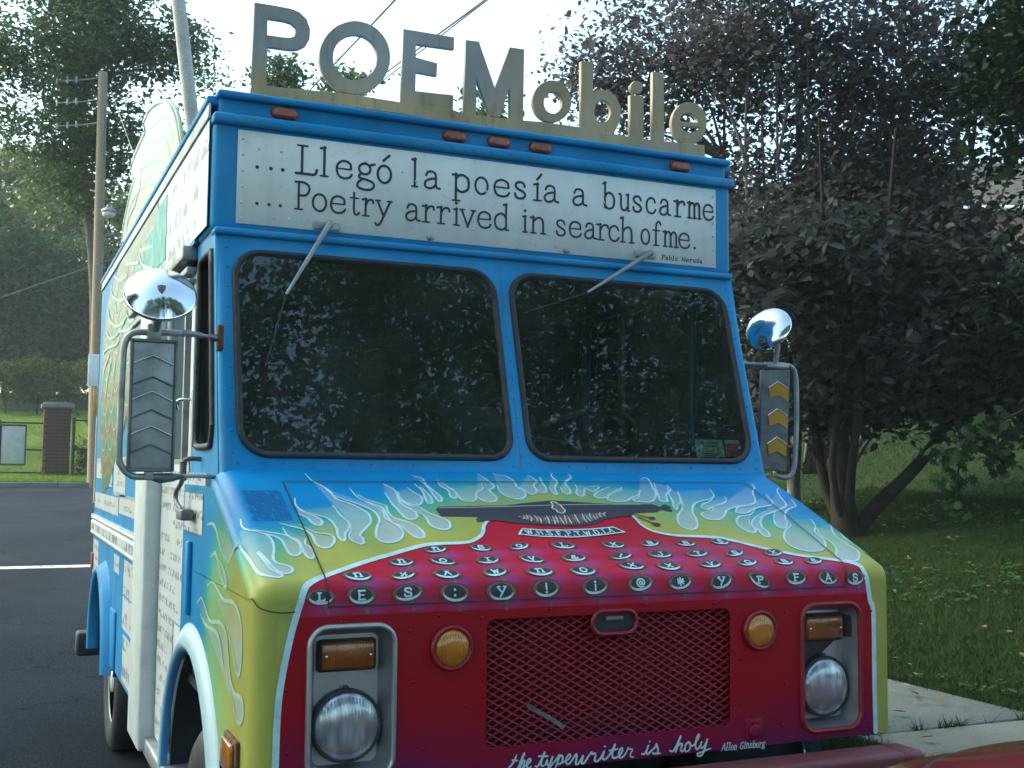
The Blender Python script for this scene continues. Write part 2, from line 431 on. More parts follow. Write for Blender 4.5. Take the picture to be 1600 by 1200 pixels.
r1 = ramp(nt, wv.outputs[1], [(0, (.34,.50,.38)), (.4, (.40,.47,.30)), (.7, (.44,.40,.26)), (1, (.30,.48,.40))])
r2 = ramp(nt, wv.outputs[1], [(0, (.10,.34,.20)), (.5, (.34,.34,.08)), (1, (.30,.18,.06))])
mr = N(nt, 'MapRange'); mr.inputs[1].default_value = 3.2; mr.inputs[2].default_value = 2.75; nt.links.new(sp.outputs[2], mr.inputs[0])
nt.links.new(mixc(nt, r1.outputs[0], r2.outputs[0], mr.outputs[0]), bs.inputs['Base Color']); bs.inputs['Roughness'].default_value = .45
M['mural_pale'] = mt

# gold painted plywood letters, with lens glare painted in as grey higher up
mt, nt, bs, _ = node_mat('gold_painted_plywood')
n1 = noise(nt, 3, 5, .6, stretch=(1, 1, .5)); n2 = noise(nt, 26, 5, .7, stretch=(1, 1, .25))
tc = N(nt, 'TexCoord'); sp = N(nt, 'SeparateXYZ'); nt.links.new(tc.outputs['Object'], sp.inputs[0])
mr = N(nt, 'MapRange'); mr.inputs[1].default_value = 2.84; mr.inputs[2].default_value = 2.95; nt.links.new(sp.outputs[2], mr.inputs[0])
c0 = mixc(nt, (.56, .40, .20), (.40, .395, .39), mr.outputs[0])
mx_ = N(nt, 'MapRange'); mx_.inputs[1].default_value = -.05; mx_.inputs[2].default_value = .25; nt.links.new(sp.outputs[0], mx_.inputs[0])
c0 = mixc(nt, c0, (.50, .39, .24), mx_.outputs[0])
c1 = mixc(nt, c0, ramp(nt, n1.outputs[0], [(.3, (.62,.60,.58)), (.7, (1,1,1))]).outputs[0], 1.0, 'MULTIPLY')
c2 = mixc(nt, c1, (.09,.07,.05), ramp(nt, n2.outputs[0], [(.55, (0,0,0)), (.75, (.5,.5,.5))]).outputs[0])
nt.links.new(c2, bs.inputs['Base Color']); bs.inputs['Roughness'].default_value = .6; bump(nt, bs, n2.outputs[0], .3, .002)
M['gold'] = mt

# car paint
mt, nt, bs, _ = node_mat('red_car_paint')
n1 = noise(nt, 3, 4); n2 = noise(nt, 120, 3, .8)
nt.links.new(ramp(nt, n1.outputs[0], [(.3, (.13,.004,.012)), (.7, (.17,.005,.016))]).outputs[0], bs.inputs['Base Color'])
bs.inputs['Roughness'].default_value = .35; bs.inputs['Coat Weight'].default_value = 1; bs.inputs['Coat Roughness'].default_value = .06; bump(nt, bs, n2.outputs[0], .03, .0005)
M['car_red'] = mt

def ground_mat(name, stops, scale, rough, bmp, fine, mid=None):
    mt, nt, bs, _ = node_mat(name)
    a = noise(nt, scale, 6, .6, 'Generated' if False else 'Object'); b = noise(nt, fine, 4, .8)
    c0 = ramp(nt, a.outputs[0], stops); c1 = ramp(nt, b.outputs[0], [(.3, (.65,.65,.65)), (.7, (1.15,1.15,1.15))])
    nt.links.new(mixc(nt, c0.outputs[0], c1.outputs[0], 1.0, 'MULTIPLY'), bs.inputs['Base Color'])
    bs.inputs['Roughness'].default_value = rough; bs.inputs['Specular IOR Level'].default_value = .03; bump(nt, bs, b.outputs[0], .6, bmp); return mt
M['asphalt'] = ground_mat('asphalt', [(.3, (.017,.022,.030)), (.5, (.022,.028,.039)), (.7, (.028,.036,.048))], .5, .85, .006, 90)
def road_detail(mt, crack):
    nt = mt.node_tree; bs = [n for n in nt.nodes if n.type == 'BSDF_PRINCIPLED'][0]; src = bs.inputs['Base Color'].links[0].from_socket
    vo = N(nt, 'TexVoronoi'); vo.feature = 'DISTANCE_TO_EDGE'; vo.inputs['Scale'].default_value = .55
    nz = noise(nt, 2.5, 6, .7); tc = N(nt, 'TexCoord'); ad = N(nt, 'VectorMath', operation='MULTIPLY_ADD'); ad.inputs[1].default_value = (.9, .9, .9)
    nt.links.new(nz.outputs['Color'], ad.inputs[0]); nt.links.new(tc.outputs['Object'], ad.inputs[2]); nt.links.new(ad.outputs[0], vo.inputs[0])
    c1 = mixc(nt, src, (.008, .009, .010), ramp(nt, vo.outputs[0], [(.004, (crack,)*3), (.014, (0, 0, 0))]).outputs[0])
    vs_ = N(nt, 'TexVoronoi'); vs_.inputs['Scale'].default_value = 55; nt.links.new(tc.outputs['Object'], vs_.inputs[0])
    c2 = mixc(nt, c1, (.075, .085, .10), ramp(nt, vs_.outputs[0], [(.14, (.8, .8, .8)), (.34, (0, 0, 0))]).outputs[0])
    st = noise(nt, .9, 3, .5, stretch=(1, .25, 1)); c3 = mixc(nt, c2, (.012, .013, .015), ramp(nt, st.outputs[0], [(.52, (0, 0, 0)), (.72, (.55, .55, .55))]).outputs[0])
    nt.links.new(c3, bs.inputs['Base Color'])
road_detail(M['asphalt'], .8)
M['concrete'] = ground_mat('concrete', [(.3, (.13,.135,.12)), (.5, (.165,.17,.15)), (.7, (.195,.195,.175))], 1.4, .85, .004, 60)
nt = M['concrete'].node_tree; bs = [n for n in nt.nodes if n.type == 'BSDF_PRINCIPLED'][0]; src = bs.inputs['Base Color'].links[0].from_socket
n3 = noise(nt, 3.2, 6, .75); n4 = noise(nt, 55, 3, .9)
c_ = mixc(nt, src, (.07, .07, .06), ramp(nt, n3.outputs[0], [(.5, (0, 0, 0)), (.72, (.5, .5, .5))]).outputs[0])
nt.links.new(mixc(nt, c_, (.04, .04, .035), ramp(nt, n4.outputs[0], [(.63, (0, 0, 0)), (.7, (.6, .6, .6))]).outputs[0]), bs.inputs['Base Color'])
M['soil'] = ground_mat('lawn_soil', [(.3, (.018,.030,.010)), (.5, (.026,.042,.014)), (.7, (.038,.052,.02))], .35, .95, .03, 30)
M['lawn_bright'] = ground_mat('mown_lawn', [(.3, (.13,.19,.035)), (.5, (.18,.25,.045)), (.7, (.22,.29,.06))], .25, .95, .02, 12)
M['kerb'] = ground_mat('kerb_stone', [(.3, (.13,.13,.125)), (.7, (.22,.22,.21))], 1, .9, .005, 40)
M['brick'] = ground_mat('red_brick', [(.3, (.085,.05,.045)), (.7, (.14,.08,.065))], 4, .9, .004, 40)
M['mortar'] = ground_mat('mortar', [(.3, (.16,.14,.13)), (.7, (.22,.20,.18))], 4, .9, .004, 40)
M['stone_cap'] = ground_mat('stone_cap', [(.3, (.17,.165,.15)), (.7, (.25,.24,.22))], 3, .9, .004, 40)
M['line_paint'] = ground_mat('road_line_paint', [(.36, (.10,.105,.11)), (.44, (.5,.5,.49)), (.7, (.66,.66,.65))], 9, .7, .001, 60)
M['pole_wood'] = ground_mat('weathered_pole_wood', [(.3, (.42,.40,.38)), (.7, (.62,.59,.56))], 1.4, .9, .004, 25)
M['pole_brown'] = ground_mat('brown_pole_wood', [(.3, (.30,.26,.22)), (.62, (.34,.24,.16)), (.75, (.38,.20,.10))], .8, .9, .004, 25)
M['bark'] = ground_mat('bark', [(.3, (.022,.019,.017)), (.7, (.045,.038,.033))], 5, .95, .01, 30)
M['bark_grey'] = ground_mat('grey_bark', [(.3, (.12,.11,.10)), (.7, (.20,.18,.16))], 3, .95, .01, 30)
M['sign_white'] = paint('white_sign', (.75, .78, .8), .5, var=.03, spots=False)
M['board_yellow'] = paint('yellow_board', (.48, .30, .08), .6, var=.12)
M['house_wall'] = ground_mat('brick_house_wall', [(.3, (.34,.20,.16)), (.7, (.42,.27,.22))], 4, .9, .004, 20)
M['roof'] = ground_mat('roof_shingle', [(.3, (.07,.065,.06)), (.7, (.12,.11,.10))], 4, .9, .004, 20)

def leaf_mat(name, cols, trans=.35, rough=.5, spec=.35):
    mt = D.materials.new(name); mt.use_nodes = True; nt = mt.node_tree; nt.nodes.clear()
    out = N(nt, 'OutputMaterial'); bs = N(nt, 'BsdfPrincipled'); tl = N(nt, 'BsdfTranslucent'); mx = N(nt, 'MixShader')
    a = N(nt, 'Attribute', attribute_name='tone')
    r = ramp(nt, a.outputs['Fac'], [(i/(len(cols)-1), c_) for i, c_ in enumerate(cols)])
    nt.links.new(r.outputs[0], bs.inputs['Base Color']); nt.links.new(r.outputs[0], tl.inputs[0])
    bs.inputs['Roughness'].default_value = rough; bs.inputs['Specular IOR Level'].default_value = spec; mx.inputs[0].default_value = trans
    nt.links.new(bs.outputs[0], mx.inputs[1]); nt.links.new(tl.outputs[0], mx.inputs[2]); nt.links.new(mx.outputs[0], out.inputs[0]); return mt
M['leaf_purple'] = leaf_mat('purple_leaves', [(.06,.055,.062), (.085,.075,.084), (.10,.105,.10), (.12,.08,.085)], .5, .6, .15)
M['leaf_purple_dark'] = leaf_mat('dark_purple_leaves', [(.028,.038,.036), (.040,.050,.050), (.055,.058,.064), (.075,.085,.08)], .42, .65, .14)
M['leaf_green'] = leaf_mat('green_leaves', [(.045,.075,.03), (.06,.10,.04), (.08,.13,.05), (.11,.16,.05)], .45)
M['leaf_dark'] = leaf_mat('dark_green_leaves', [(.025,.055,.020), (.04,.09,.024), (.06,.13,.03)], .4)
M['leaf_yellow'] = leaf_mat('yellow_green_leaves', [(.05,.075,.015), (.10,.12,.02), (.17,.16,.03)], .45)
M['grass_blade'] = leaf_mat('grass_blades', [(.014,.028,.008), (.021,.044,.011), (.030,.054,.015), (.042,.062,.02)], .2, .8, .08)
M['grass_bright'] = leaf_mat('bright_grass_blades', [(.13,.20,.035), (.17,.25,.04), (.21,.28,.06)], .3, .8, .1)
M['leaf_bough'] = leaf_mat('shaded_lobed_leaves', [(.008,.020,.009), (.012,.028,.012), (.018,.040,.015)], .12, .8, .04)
M['leaf_litter'] = leaf_mat('dry_leaf_litter', [(.10, .06, .03), (.20, .14, .06), (.30, .26, .16)], .1)

# ------------------------------------------------------------------ measured outlines (millimetres)
HOOD_FLAMES = [[(-973,326),(-975,369),(-962,403),(-925,436),(-915,469),(-919,517),(-929,558),(-924,583),(-899,599),(-890,615),(-900,634),(-916,636),(-933,617),(-942,587),(-948,562),(-961,520),(-956,551),(-950,587),(-943,617),(-926,637),(-922,647),(-935,654),(-953,646),(-969,625),(-977,595),(-981,550),(-987,493),(-992,440)],[(-957,408),(-929,431),(-901,448),(-889,470),(-886,507),(-882,541),(-868,550),(-851,530),(-847,488),(-860,460),(-877,438),(-922,420),(-957,406)],[(-874,399),(-868,444),(-846,471),(-844,509),(-842,551),(-832,567),(-820,552),(-818,526),(-824,504),(-831,488),(-823,461)],[(-878,374),(-847,394),(-818,412),(-803,445),(-802,489),(-790,511),(-768,507),(-748,475),(-748,447),(-768,435),(-788,429),(-808,406),(-823,383)],[(-801,213),(-809,265),(-794,304),(-772,330),(-758,355),(-760,377),(-773,388),(-787,373),(-794,342),(-814,316)],[(-807,297),(-775,317),(-736,349),(-726,403),(-732,448),(-727,475),(-718,470),(-709,437),(-690,403),(-684,369),(-695,331),(-702,266)],[(-680,369),(-687,415),(-701,448),(-700,476),(-682,496),(-670,488),(-667,461),(-669,444),(-641,405),(-618,370),(-612,326),(-623,293),(-649,253),(-682,220),(-688,172),(-701,137),(-725,94),(-734,41)],[(-700,144),(-687,192),(-664,220),(-616,267),(-591,307),(-590,358),(-610,405),(-625,451),(-621,479),(-599,491),(-566,477),(-544,442),(-543,407),(-558,377),(-570,346),(-565,307),(-576,274),(-599,247)],[(-624,143),(-614,213),(-583,254),(-560,281),(-560,333),(-557,374),(-535,401),(-524,442),(-508,466),(-488,460),(-483,426),(-496,390),(-519,366),(-543,346),(-550,307),(-544,268),(-559,254),(-588,227),(-609,192)],[(-510,114),(-487,157),(-491,213),(-494,254),(-473,295),(-468,328),(-482,354),(-504,356),(-513,328),(-518,281),(-522,254),(-522,178)],[(-508,268),(-479,295),(-449,335),(-448,391),(-432,416),(-406,420),(-389,399),(-386,369),(-408,342),(-430,316),(-444,282),(-471,268),(-489,227),(-486,164),(-509,121)],[(-479,171),(-485,213),(-473,255),(-445,266),(-425,241),(-417,206),(-430,178),(-441,142)],[(-410,113),(-400,164),(-406,213),(-409,252),(-395,248),(-387,213),(-389,171),(-397,135)],[(-383,90),(-374,142),(-373,199),(-371,242),(-358,230),(-354,199),(-365,156),(-373,120),(-371,74),(-397,50)],[(-324,81),(-329,127),(-315,163),(-321,199),(-316,221),(-298,199),(-295,171),(-309,127),(-319,97)],[(-296,142),(-297,202),(-289,235),(-266,240),(-245,224),(-227,180),(-194,147),(-186,113)],[(-214,153),(-233,197),(-227,230),(-208,244),(-184,235),(-171,208),(-176,180),(-175,158),(-148,129),(-153,89),(-160,52),(-169,33)],[(-136,124),(-143,169),(-135,202),(-112,222),(-88,219),(-68,197),(-59,163),(-71,135),(-65,94),(-75,50),(-107,38),(-111,26)],[(-66,135),(-54,157),(-46,189),(-24,180),(-12,152),(-8,123),(16,93),(16,68),(7,36)],[(-7,146),(-11,174),(0,180),(18,169),(28,134),(32,99),(43,55)],[(42,134),(37,169),(40,191),(51,180),(58,145),(90,92),(91,67),(91,41),(103,22)],[(83,134),(75,168),(82,188),(102,174),(110,139),(116,98),(156,59),(162,27)],[(146,110),(138,145),(119,180),(122,203),(138,197),(157,162),(169,145),(185,168),(225,133),(191,133)],[(265,132),(225,156),(191,180),(174,203),(182,220),(210,214),(235,191),(308,138)],[(308,138),(290,162),(253,180),(224,203),(212,231),(237,243),(274,237),(305,215),(343,191),(368,156)],[(357,163),(339,204),(302,230),(311,243),(363,244),(410,190),(430,128),(444,84),(447,53),(419,65)],[(455,91),(433,149),(412,204),(400,237),(423,244),(450,190),(487,155),(493,120)],[(489,127),(461,190),(443,244),(420,297),(426,303),(448,271),(474,244),(503,176)],[(509,162),(485,231),(450,297),(404,348),(377,401),(383,430),(406,440),(434,420),(458,374),(474,323),(509,271),(545,245),(599,225),(633,197),(646,148)],[(629,204),(586,245),(547,265),(527,291),(543,305),(575,285),(633,259),(661,232),(671,204)],[(638,252),(575,285),(559,312),(507,330),(492,356),(506,377),(539,378),(572,357),(614,312),(665,286),(742,266),(774,239),(805,176),(842,132),(850,102)],[(770,246),(726,280),(679,286),(648,313),(642,332),(677,333),(733,300),(816,274),(838,246),(851,190)],[(729,307),(682,346),(633,358),(603,388),(591,423),(602,459),(622,465),(640,442),(639,413),(658,377)],[(762,321),(690,366),(645,413),(646,454),(643,488),(659,495),(675,466),(674,431),(695,390),(733,353),(786,328),(852,295),(882,267),(901,204),(919,161),(947,131)],[(798,321),(751,385),(736,427),(754,441),(782,416),(808,368),(844,322),(888,295),(913,282),(929,233)],[(804,380),(792,422),(743,462),(708,508),(701,553),(731,587),(783,591),(824,568),(853,524),(856,471),(886,430),(903,382)],[(884,442),(864,489),(872,536),(860,581),(831,619),(844,646),(881,654),(915,628),(933,595),(926,549),(920,491),(964,408)],[(959,468),(945,515),(959,562),(961,596),(962,613)]]
SIDE_FLAMES = [[(-142,1401),(-239,1409),(-317,1387),(-396,1341),(-501,1321),(-591,1366),(-650,1382)],[(-217,1310),(-290,1328),(-348,1307),(-389,1273),(-462,1248),(-493,1263),(-439,1289),(-365,1314)],[(-173,1224),(-267,1243),(-342,1231),(-451,1211),(-581,1219),(-676,1195),(-711,1154),(-719,1099),(-696,1051),(-652,1049),(-599,1093),(-530,1130),(-492,1161)],[(1,1153),(-79,1178),(-165,1154),(-248,1128),(-392,1143),(-498,1126),(-539,1072),(-579,1020),(-645,991),(-733,996),(-760,968),(-727,934),(-668,933),(-617,969),(-517,998)],[(-67,1130),(-173,1109),(-362,1108),(-439,1070),(-481,1016)]]
STRIPE_LEFT = [(-940,1095),(-937,1003),(-928,911),(-910,817),(-897,766),(-887,733),(-876,699),(-859,679),(-807,650),(-696,591),(-609,552),(-510,510),(-461,501),(-375,497),(-330,472),(-302,439),(-286,402),(-262,371),(-245,359)]
STRIPE_RIGHT = [(239,332),(239,368),(240,413),(263,451),(324,477),(419,487),(493,506),(593,566),(693,613),(804,646),(871,673),(884,702),(894,746),(901,789),(913,833),(914,1059),(916,1229)]
CARRIAGE = [(-400,296),(-384,278),(-273,273),(-162,270),(-89,253),(7,236),(72,245),(148,256),(255,264),(354,267),(374,286),(388,273),(403,268),(411,284),(399,322),(383,316),(370,303),(340,322),(300,324),(260,327),(231,351),(198,352),(137,367),(78,400),(11,411),(-78,406),(-171,390),(-236,370),(-282,376),(-297,378),(-297,364),(-280,344),(-341,341),(-398,340)]
CARRIAGE_LINE = [(-386,288),(-166,280),(-9,272),(143,267),(308,268)]
CARRIAGE_EMBLEM = [(-5,252),(11,250),(13,264),(19,274),(17,296),(18,312),(2,330),(-11,325),(-11,306),(-19,296),(-7,274)]
FAN_UPPER = [(-153,346),(-125,339),(-78,348),(1,344),(84,332),(151,327)]
FAN_LOWER = [(-156,353),(-138,372),(-97,391),(-25,401),(57,390),(139,351)]
RODS = [[(243,335),(290,366)],[(249,360),(282,399)]]
ROD_TIPS = [[(291,359),(309,362),(309,373),(293,378),(285,371)],[(282,397),(303,401),(307,411),(292,421),(276,411)]]
BADGE = [(-173,427),(-195,456),(-126,472),(-30,479),(60,470),(155,454),(132,423),(52,434),(-42,438),(-111,436)]
BADGE_TEXT = [(-169,457),(-32,472),(126,452)]
TYPE_KEYS = [(-835,718,37,19,2,'L'),(-730,717,38,23,2,'E'),(-606,714,43,21,-8,'S'),(-477,719,41,24,6,':'),(-344,720,43,26,1,'Y'),(-211,716,41,24,-1,'!'),(-61,715,42,23,-4,'¡'),(84,711,42,22,-8,'@'),(215,711,41,22,-9,'*'),(354,713,41,22,-15,'Y'),(489,715,42,19,26,'P'),(622,711,40,21,-2,'F'),(741,715,38,20,5,'A'),(844,718,37,22,-2,'S'),(-730,657,40,21,5,'n'),(-608,660,37,16,-12,'%'),(-487,660,40,20,4,'^'),(-348,658,39,19,-9,'w'),(-216,661,44,20,1,'n'),(-83,663,43,21,1,'o'),(81,646,43,22,5,'x'),(200,654,41,21,3,'x'),(344,651,41,18,-5,'v'),(478,646,40,18,-13,'c'),(611,648,36,19,-3,'B'),(722,648,36,18,-12,'a'),(-594,595,36,20,-4,'n'),(-477,595,38,20,17,'o'),(-346,596,37,20,-10,'I'),(-213,596,38,21,15,'v'),(-80,595,41,21,-6,'&'),(73,591,43,18,-15,'/'),(206,587,42,21,0,'J'),(336,587,43,19,-11,'?'),(468,590,39,17,-20,'S'),(607,594,37,20,-12,'X'),(-477,532,36,18,-13,'n'),(-342,528,33,19,9,'B'),(-223,524,36,18,-19,'o'),(-83,524,39,21,5,'L'),(81,526,39,20,2,'x'),(207,522,36,18,-13,'B'),(330,526,35,18,0,'B'),(458,520,33,19,1,'S')]
HEADER_LINE_1 = [('.',-857,-849),('.',-813,-804),('.',-774,-766),('L',-728,-657),('l',-646,-618),('e',-592,-537),('g',-521,-459),('ó',-451,-398),('l',-327,-304),('a',-283,-224),('p',-177,-115),('o',-95,-42),('e',-22,39),('s',57,105),('í',132,165),('a',173,232),('a',289,347),('b',416,464),('u',483,529),('s',540,581),('c',598,640),('a',656,704),('r',721,767),('m',781,841),('e',850,897)]
HEADER_LINE_2 = [('.',-855,-847),('.',-816,-808),('.',-779,-771),('P',-729,-680),('o',-671,-620),('e',-609,-557),('t',-543,-510),('r',-499,-461),('y',-454,-396),('a',-348,-295),('r',-286,-244),('r',-232,-187),('i',-173,-149),('v',-149,-89),('e',-82,-31),('d',-18,38),('i',91,111),('n',123,182),('s',223,264),('e',277,326),('a',339,387),('r',390,438),('c',440,483),('h',489,546),('o',576,615),('f',626,662),('m',673,738),('e',741,789),('.',806,818)]
SIGN_LETTERS = {'P': ([(-861,3118),(-800,3119),(-740,3118),(-709,3111),(-684,3091),(-671,3058),(-672,3023),(-685,2997),(-709,2981),(-736,2975),(-814,2973),(-814,2816),(-864,2815)],[[(-816,3070),(-759,3071),(-735,3067),(-721,3055),(-719,3040),(-725,3024),(-740,3017),(-764,3015),(-815,3014)]]),'O': ([(-386,3004),(-387,2981),(-393,2959),(-402,2937),(-414,2916),(-430,2898),(-448,2882),(-467,2870),(-489,2861),(-510,2856),(-532,2855),(-553,2857),(-573,2864),(-591,2874),(-606,2888),(-619,2904),(-629,2923),(-635,2943),(-637,2965),(-636,2987),(-631,3010),(-622,3031),(-610,3052),(-595,3070),(-578,3086),(-558,3098),(-537,3108),(-516,3114),(-494,3115),(-472,3113),(-452,3107),(-433,3097),(-417,3083),(-404,3067),(-394,3048),(-388,3027)],[[(-433,2997),(-434,2983),(-437,2969),(-443,2955),(-450,2943),(-460,2931),(-471,2922),(-484,2914),(-497,2908),(-511,2905),(-524,2904),(-538,2906),(-550,2910),(-561,2916),(-571,2924),(-579,2934),(-585,2946),(-589,2959),(-590,2972),(-589,2986),(-586,3000),(-581,3013),(-573,3026),(-564,3037),(-553,3047),(-541,3055),(-527,3061),(-514,3064),(-500,3065),(-487,3064),(-474,3060),(-462,3054),(-452,3046),(-444,3035),(-438,3024),(-434,3011)]]),'E': ([(-340,3115),(-149,3116),(-149,3071),(-293,3067),(-292,3020),(-212,3011),(-213,2964),(-291,2966),(-292,2899),(-149,2904),(-150,2831),(-344,2830)],[]),'M': ([(-104,3114),(-53,3116),(12,2953),(69,3115),(127,3116),(125,2823),(73,2822),(69,2965),(33,2848),(-7,2847),(-61,2976),(-61,2828),(-108,2828)],[]),'o': ([(322,2948),(321,2932),(316,2915),(307,2899),(296,2885),(282,2874),(267,2865),(251,2859),(234,2857),(218,2858),(203,2863),(189,2871),(178,2882),(170,2895),(164,2910),(162,2926),(164,2943),(169,2959),(177,2974),(188,2988),(201,3000),(217,3009),(233,3015),(250,3017),(266,3016),(281,3012),(295,3004),(307,2993),(315,2980),(320,2965)],[[(284,2937),(283,2928),(281,2920),(277,2912),(272,2905),(265,2899),(258,2894),(250,2892),(242,2890),(235,2891),(227,2894),(221,2898),(216,2903),(212,2910),(209,2918),(208,2926),(209,2935),(211,2943),(215,2951),(220,2958),(227,2964),(234,2969),(242,2972),(250,2973),(257,2972),(265,2970),(271,2966),(277,2960),(281,2953),(283,2945)]]),'b': ([(362,3108),(413,3114),(413,2998),(439,3011),(478,3013),(512,2995),(532,2955),(532,2908),(513,2867),(491,2833),(363,2832)],[[(490,2933),(489,2922),(485,2911),(479,2901),(472,2893),(463,2888),(454,2885),(445,2885),(436,2888),(429,2894),(423,2902),(419,2912),(418,2923),(419,2935),(423,2946),(428,2955),(436,2963),(444,2969),(454,2972),(463,2971),(472,2968),(479,2962),(485,2954),(489,2944)]]),'i': ([(573,3009),(632,3013),(633,2827),(574,2826)],[]),'dot': ([(593,3067),(613,3068),(626,3058),(627,3035),(617,3021),(591,3018),(576,3027),(576,3048)],[]),'l': ([(673,3115),(722,3117),(725,2823),(671,2820)],[]),'e': ([(920,2944),(918,2926),(913,2908),(904,2891),(893,2876),(879,2864),(863,2855),(847,2849),(830,2847),(813,2849),(798,2854),(785,2863),(773,2874),(765,2889),(760,2905),(758,2922),(760,2940),(765,2958),(773,2974),(785,2989),(798,3002),(814,3011),(830,3017),(847,3019),(864,3018),(879,3013),(893,3004),(905,2992),(913,2978),(918,2962)],[[(797,2936),(800,2956),(816,2971),(839,2977),(862,2972),(876,2958),(879,2942),(839,2939)],[(800,2918),(839,2922),(894,2924),(880,2913),(857,2902),(834,2896),(813,2902)]]),'base': ([(-865,2837),(-546,2854),(-343,2851),(-150,2851),(-104,2841),(124,2849),(197,2854),(363,2855),(578,2844),(671,2846),(908,2855),(910,2808),(364,2800),(-41,2798),(-344,2810),(-601,2808),(-752,2806),(-862,2809)],[])}
SCRIPT_LINE = [[(-318,789),(-307,799),(-300,811),(-296,821)],[(-308,808),(-293,806)],[(-292,785),(-283,805),(-273,824),(-280,806),(-287,785),(-281,797),(-275,805),(-272,802),(-277,788),(-278,785)],[(-278,785),(-268,792),(-257,799),(-255,806),(-260,807),(-265,799),(-266,789),(-262,783),(-253,787)],[(-241,787),(-235,785),(-227,795),(-213,822),(-222,802),(-224,789),(-219,785),(-211,789)],[(-231,812),(-204,810)],[(-211,789),(-206,801),(-207,790),(-203,786),(-197,790),(-190,808),(-196,795),(-202,781),(-207,777)],[(-201,777),(-182,796),(-169,810),(-178,786),(-184,775)],[(-176,800),(-164,808),(-160,801),(-163,790),(-171,786),(-177,790)],[(-163,788),(-145,795),(-137,803),(-139,809),(-145,806),(-151,795),(-149,786),(-141,784),(-129,796),(-119,808),(-118,797),(-121,783),(-114,781),(-104,793),(-98,802),(-101,790),(-102,781),(-94,783),(-84,796),(-72,809),(-71,803),(-63,805),(-60,799),(-63,787),(-56,783),(-45,790),(-33,808),(-39,792),(-34,786),(-25,789),(-13,802),(1,824),(-7,804),(-8,791),(-2,787),(10,790),(22,801),(23,812),(18,810),(12,800),(15,787),(23,787),(33,795),(42,811),(44,807),(55,805),(49,794),(49,786),(58,784)],[(-32,821),(-31,820)],[(-18,808),(9,811)],[(85,791),(92,789),(101,800),(107,813),(100,795),(104,788),(114,795),(129,806),(132,814),(135,805),(137,792),(127,787),(119,790),(132,787),(145,787)],[(110,822),(111,821)],[(176,791),(186,789),(197,803),(212,829),(201,805),(194,786),(202,802),(212,808),(216,804),(211,791),(216,786),(224,792),(228,804),(239,810),(243,802),(239,788),(227,785),(224,794)],[(239,806),(251,798),(265,811),(274,826),(269,827),(262,811),(261,795),(266,787),(276,796),(281,808),(277,794),(284,790),(294,800),(300,814),(294,794),(284,773),(272,768),(266,775),(281,779),(311,786)]]
GINSBERG = ((352,776),(504,780))
MURAL = [(1025,2639),(518,2490),(970,2402),(1352,2329),(1420,2090),(2067,1905),(2614,1701),(3186,1460),(3592,1415),(3799,1684),(3902,1924),(3834,2318),(3625,2570),(2965,2698),(1931,2715)]
MURAL_SCALLOPS = [[(1954,2615),(1921,2591),(1839,2574),(1447,2526)],[(1969,2574),(1876,2523),(1712,2476),(1443,2428)],[(2566,2620),(2467,2608),(1986,2540)],[(3251,2662),(2854,2582),(2514,2559)],[(3441,2637),(3331,2562),(2887,2477),(2506,2438)],[(3602,2513),(3401,2427),(2984,2344),(2567,2332),(2450,2364)],[(3684,2389),(3357,2314),(3003,2296),(2861,2302),(2564,2325)],[(3814,2268),(3507,2271),(2946,2241),(2814,2270)],[(2444,2344),(2245,2288),(1855,2274)],[(2824,2299),(2353,2255),(2119,2255),(1797,2249)],[(2993,2167),(3042,2100),(3144,1963)],[(3229,2187),(3436,2091),(3564,1985)],[(3402,2217),(3720,2150),(3840,2000)]]
WING = [(1139,2875),(1170,2925),(1302,3060),(1428,3143),(1632,3232),(1817,3292),(2069,3353),(2369,3403),(2555,3402),(2603,3392),(2502,3326),(2598,3328),(2866,3326),(3116,3314),(3181,3279),(3167,3234),(3002,3184),(3177,3144),(3390,3069),(3536,3010),(3556,2944),(3496,2889),(3616,2866)]
WING_LINES = [[(2468,3317),(2157,3262),(1822,3205),(1607,3125),(1448,3030),(1390,2970)],[(2650,3279),(2017,3146),(1744,3088),(1583,3020),(1469,2926)],[(2754,3178),(2288,3098),(1878,3013),(1607,2920)],[(2860,3066),(2583,3045),(2078,2954),(1853,2910),(1740,2864)],[(3432,2947),(3151,3063),(2857,3058)],[(2978,2986),(2815,3033),(2658,3077),(2656,3187)],[(3342,2922),(3208,2999),(2879,3014)]]

# ------------------------------------------------------------------ terrain
def smooth(t): t = np.clip(t, 0, 1); return t*t*(3-2*t)
def gz(x, y):
    """height of the land"""
    x = np.asarray(x, float); y = np.asarray(y, float)
    z = .037*np.clip(y-6, 0, 30) + .116*np.clip(y-36, 0, 27) + .16*np.clip(y-63, 0, 10) + .03*np.clip(y-73, 0, 200)
    z = z + .15*smooth((x-2.30)/.05) + .205*np.clip(x-4.06, 0, 17) + .03*np.clip(x-21, 0, 100)
    z = z + .15*smooth((-9.0-x)/.05) + .10*np.clip(-11-x, 0, 30)
    z = z + .12*smooth((y-31.6)/.1)
    return z

def grid_sheet(name, xs, ys, mat, lift=0.0, fn=gz, mask=None, **props):
    X, Y = np.meshgrid(xs, ys); Z = fn(X, Y) + lift
    nx, ny = len(xs), len(ys); vs = np.stack([X, Y, Z], -1).reshape(-1, 3)
    fs = []
    for j in range(ny-1):
        for i in range(nx-1):
            if mask and not mask((xs[i]+xs[i+1])/2, (ys[j]+ys[j+1])/2): continue
            fs.append((j*nx+i, j*nx+i+1, (j+1)*nx+i+1, (j+1)*nx+i))
    me = D.meshes.new(name); me.from_pydata(vs.tolist(), [], fs); me.update()
    for p in me.polygons: p.use_smooth = True
    return obj(name, me, mat, **props)

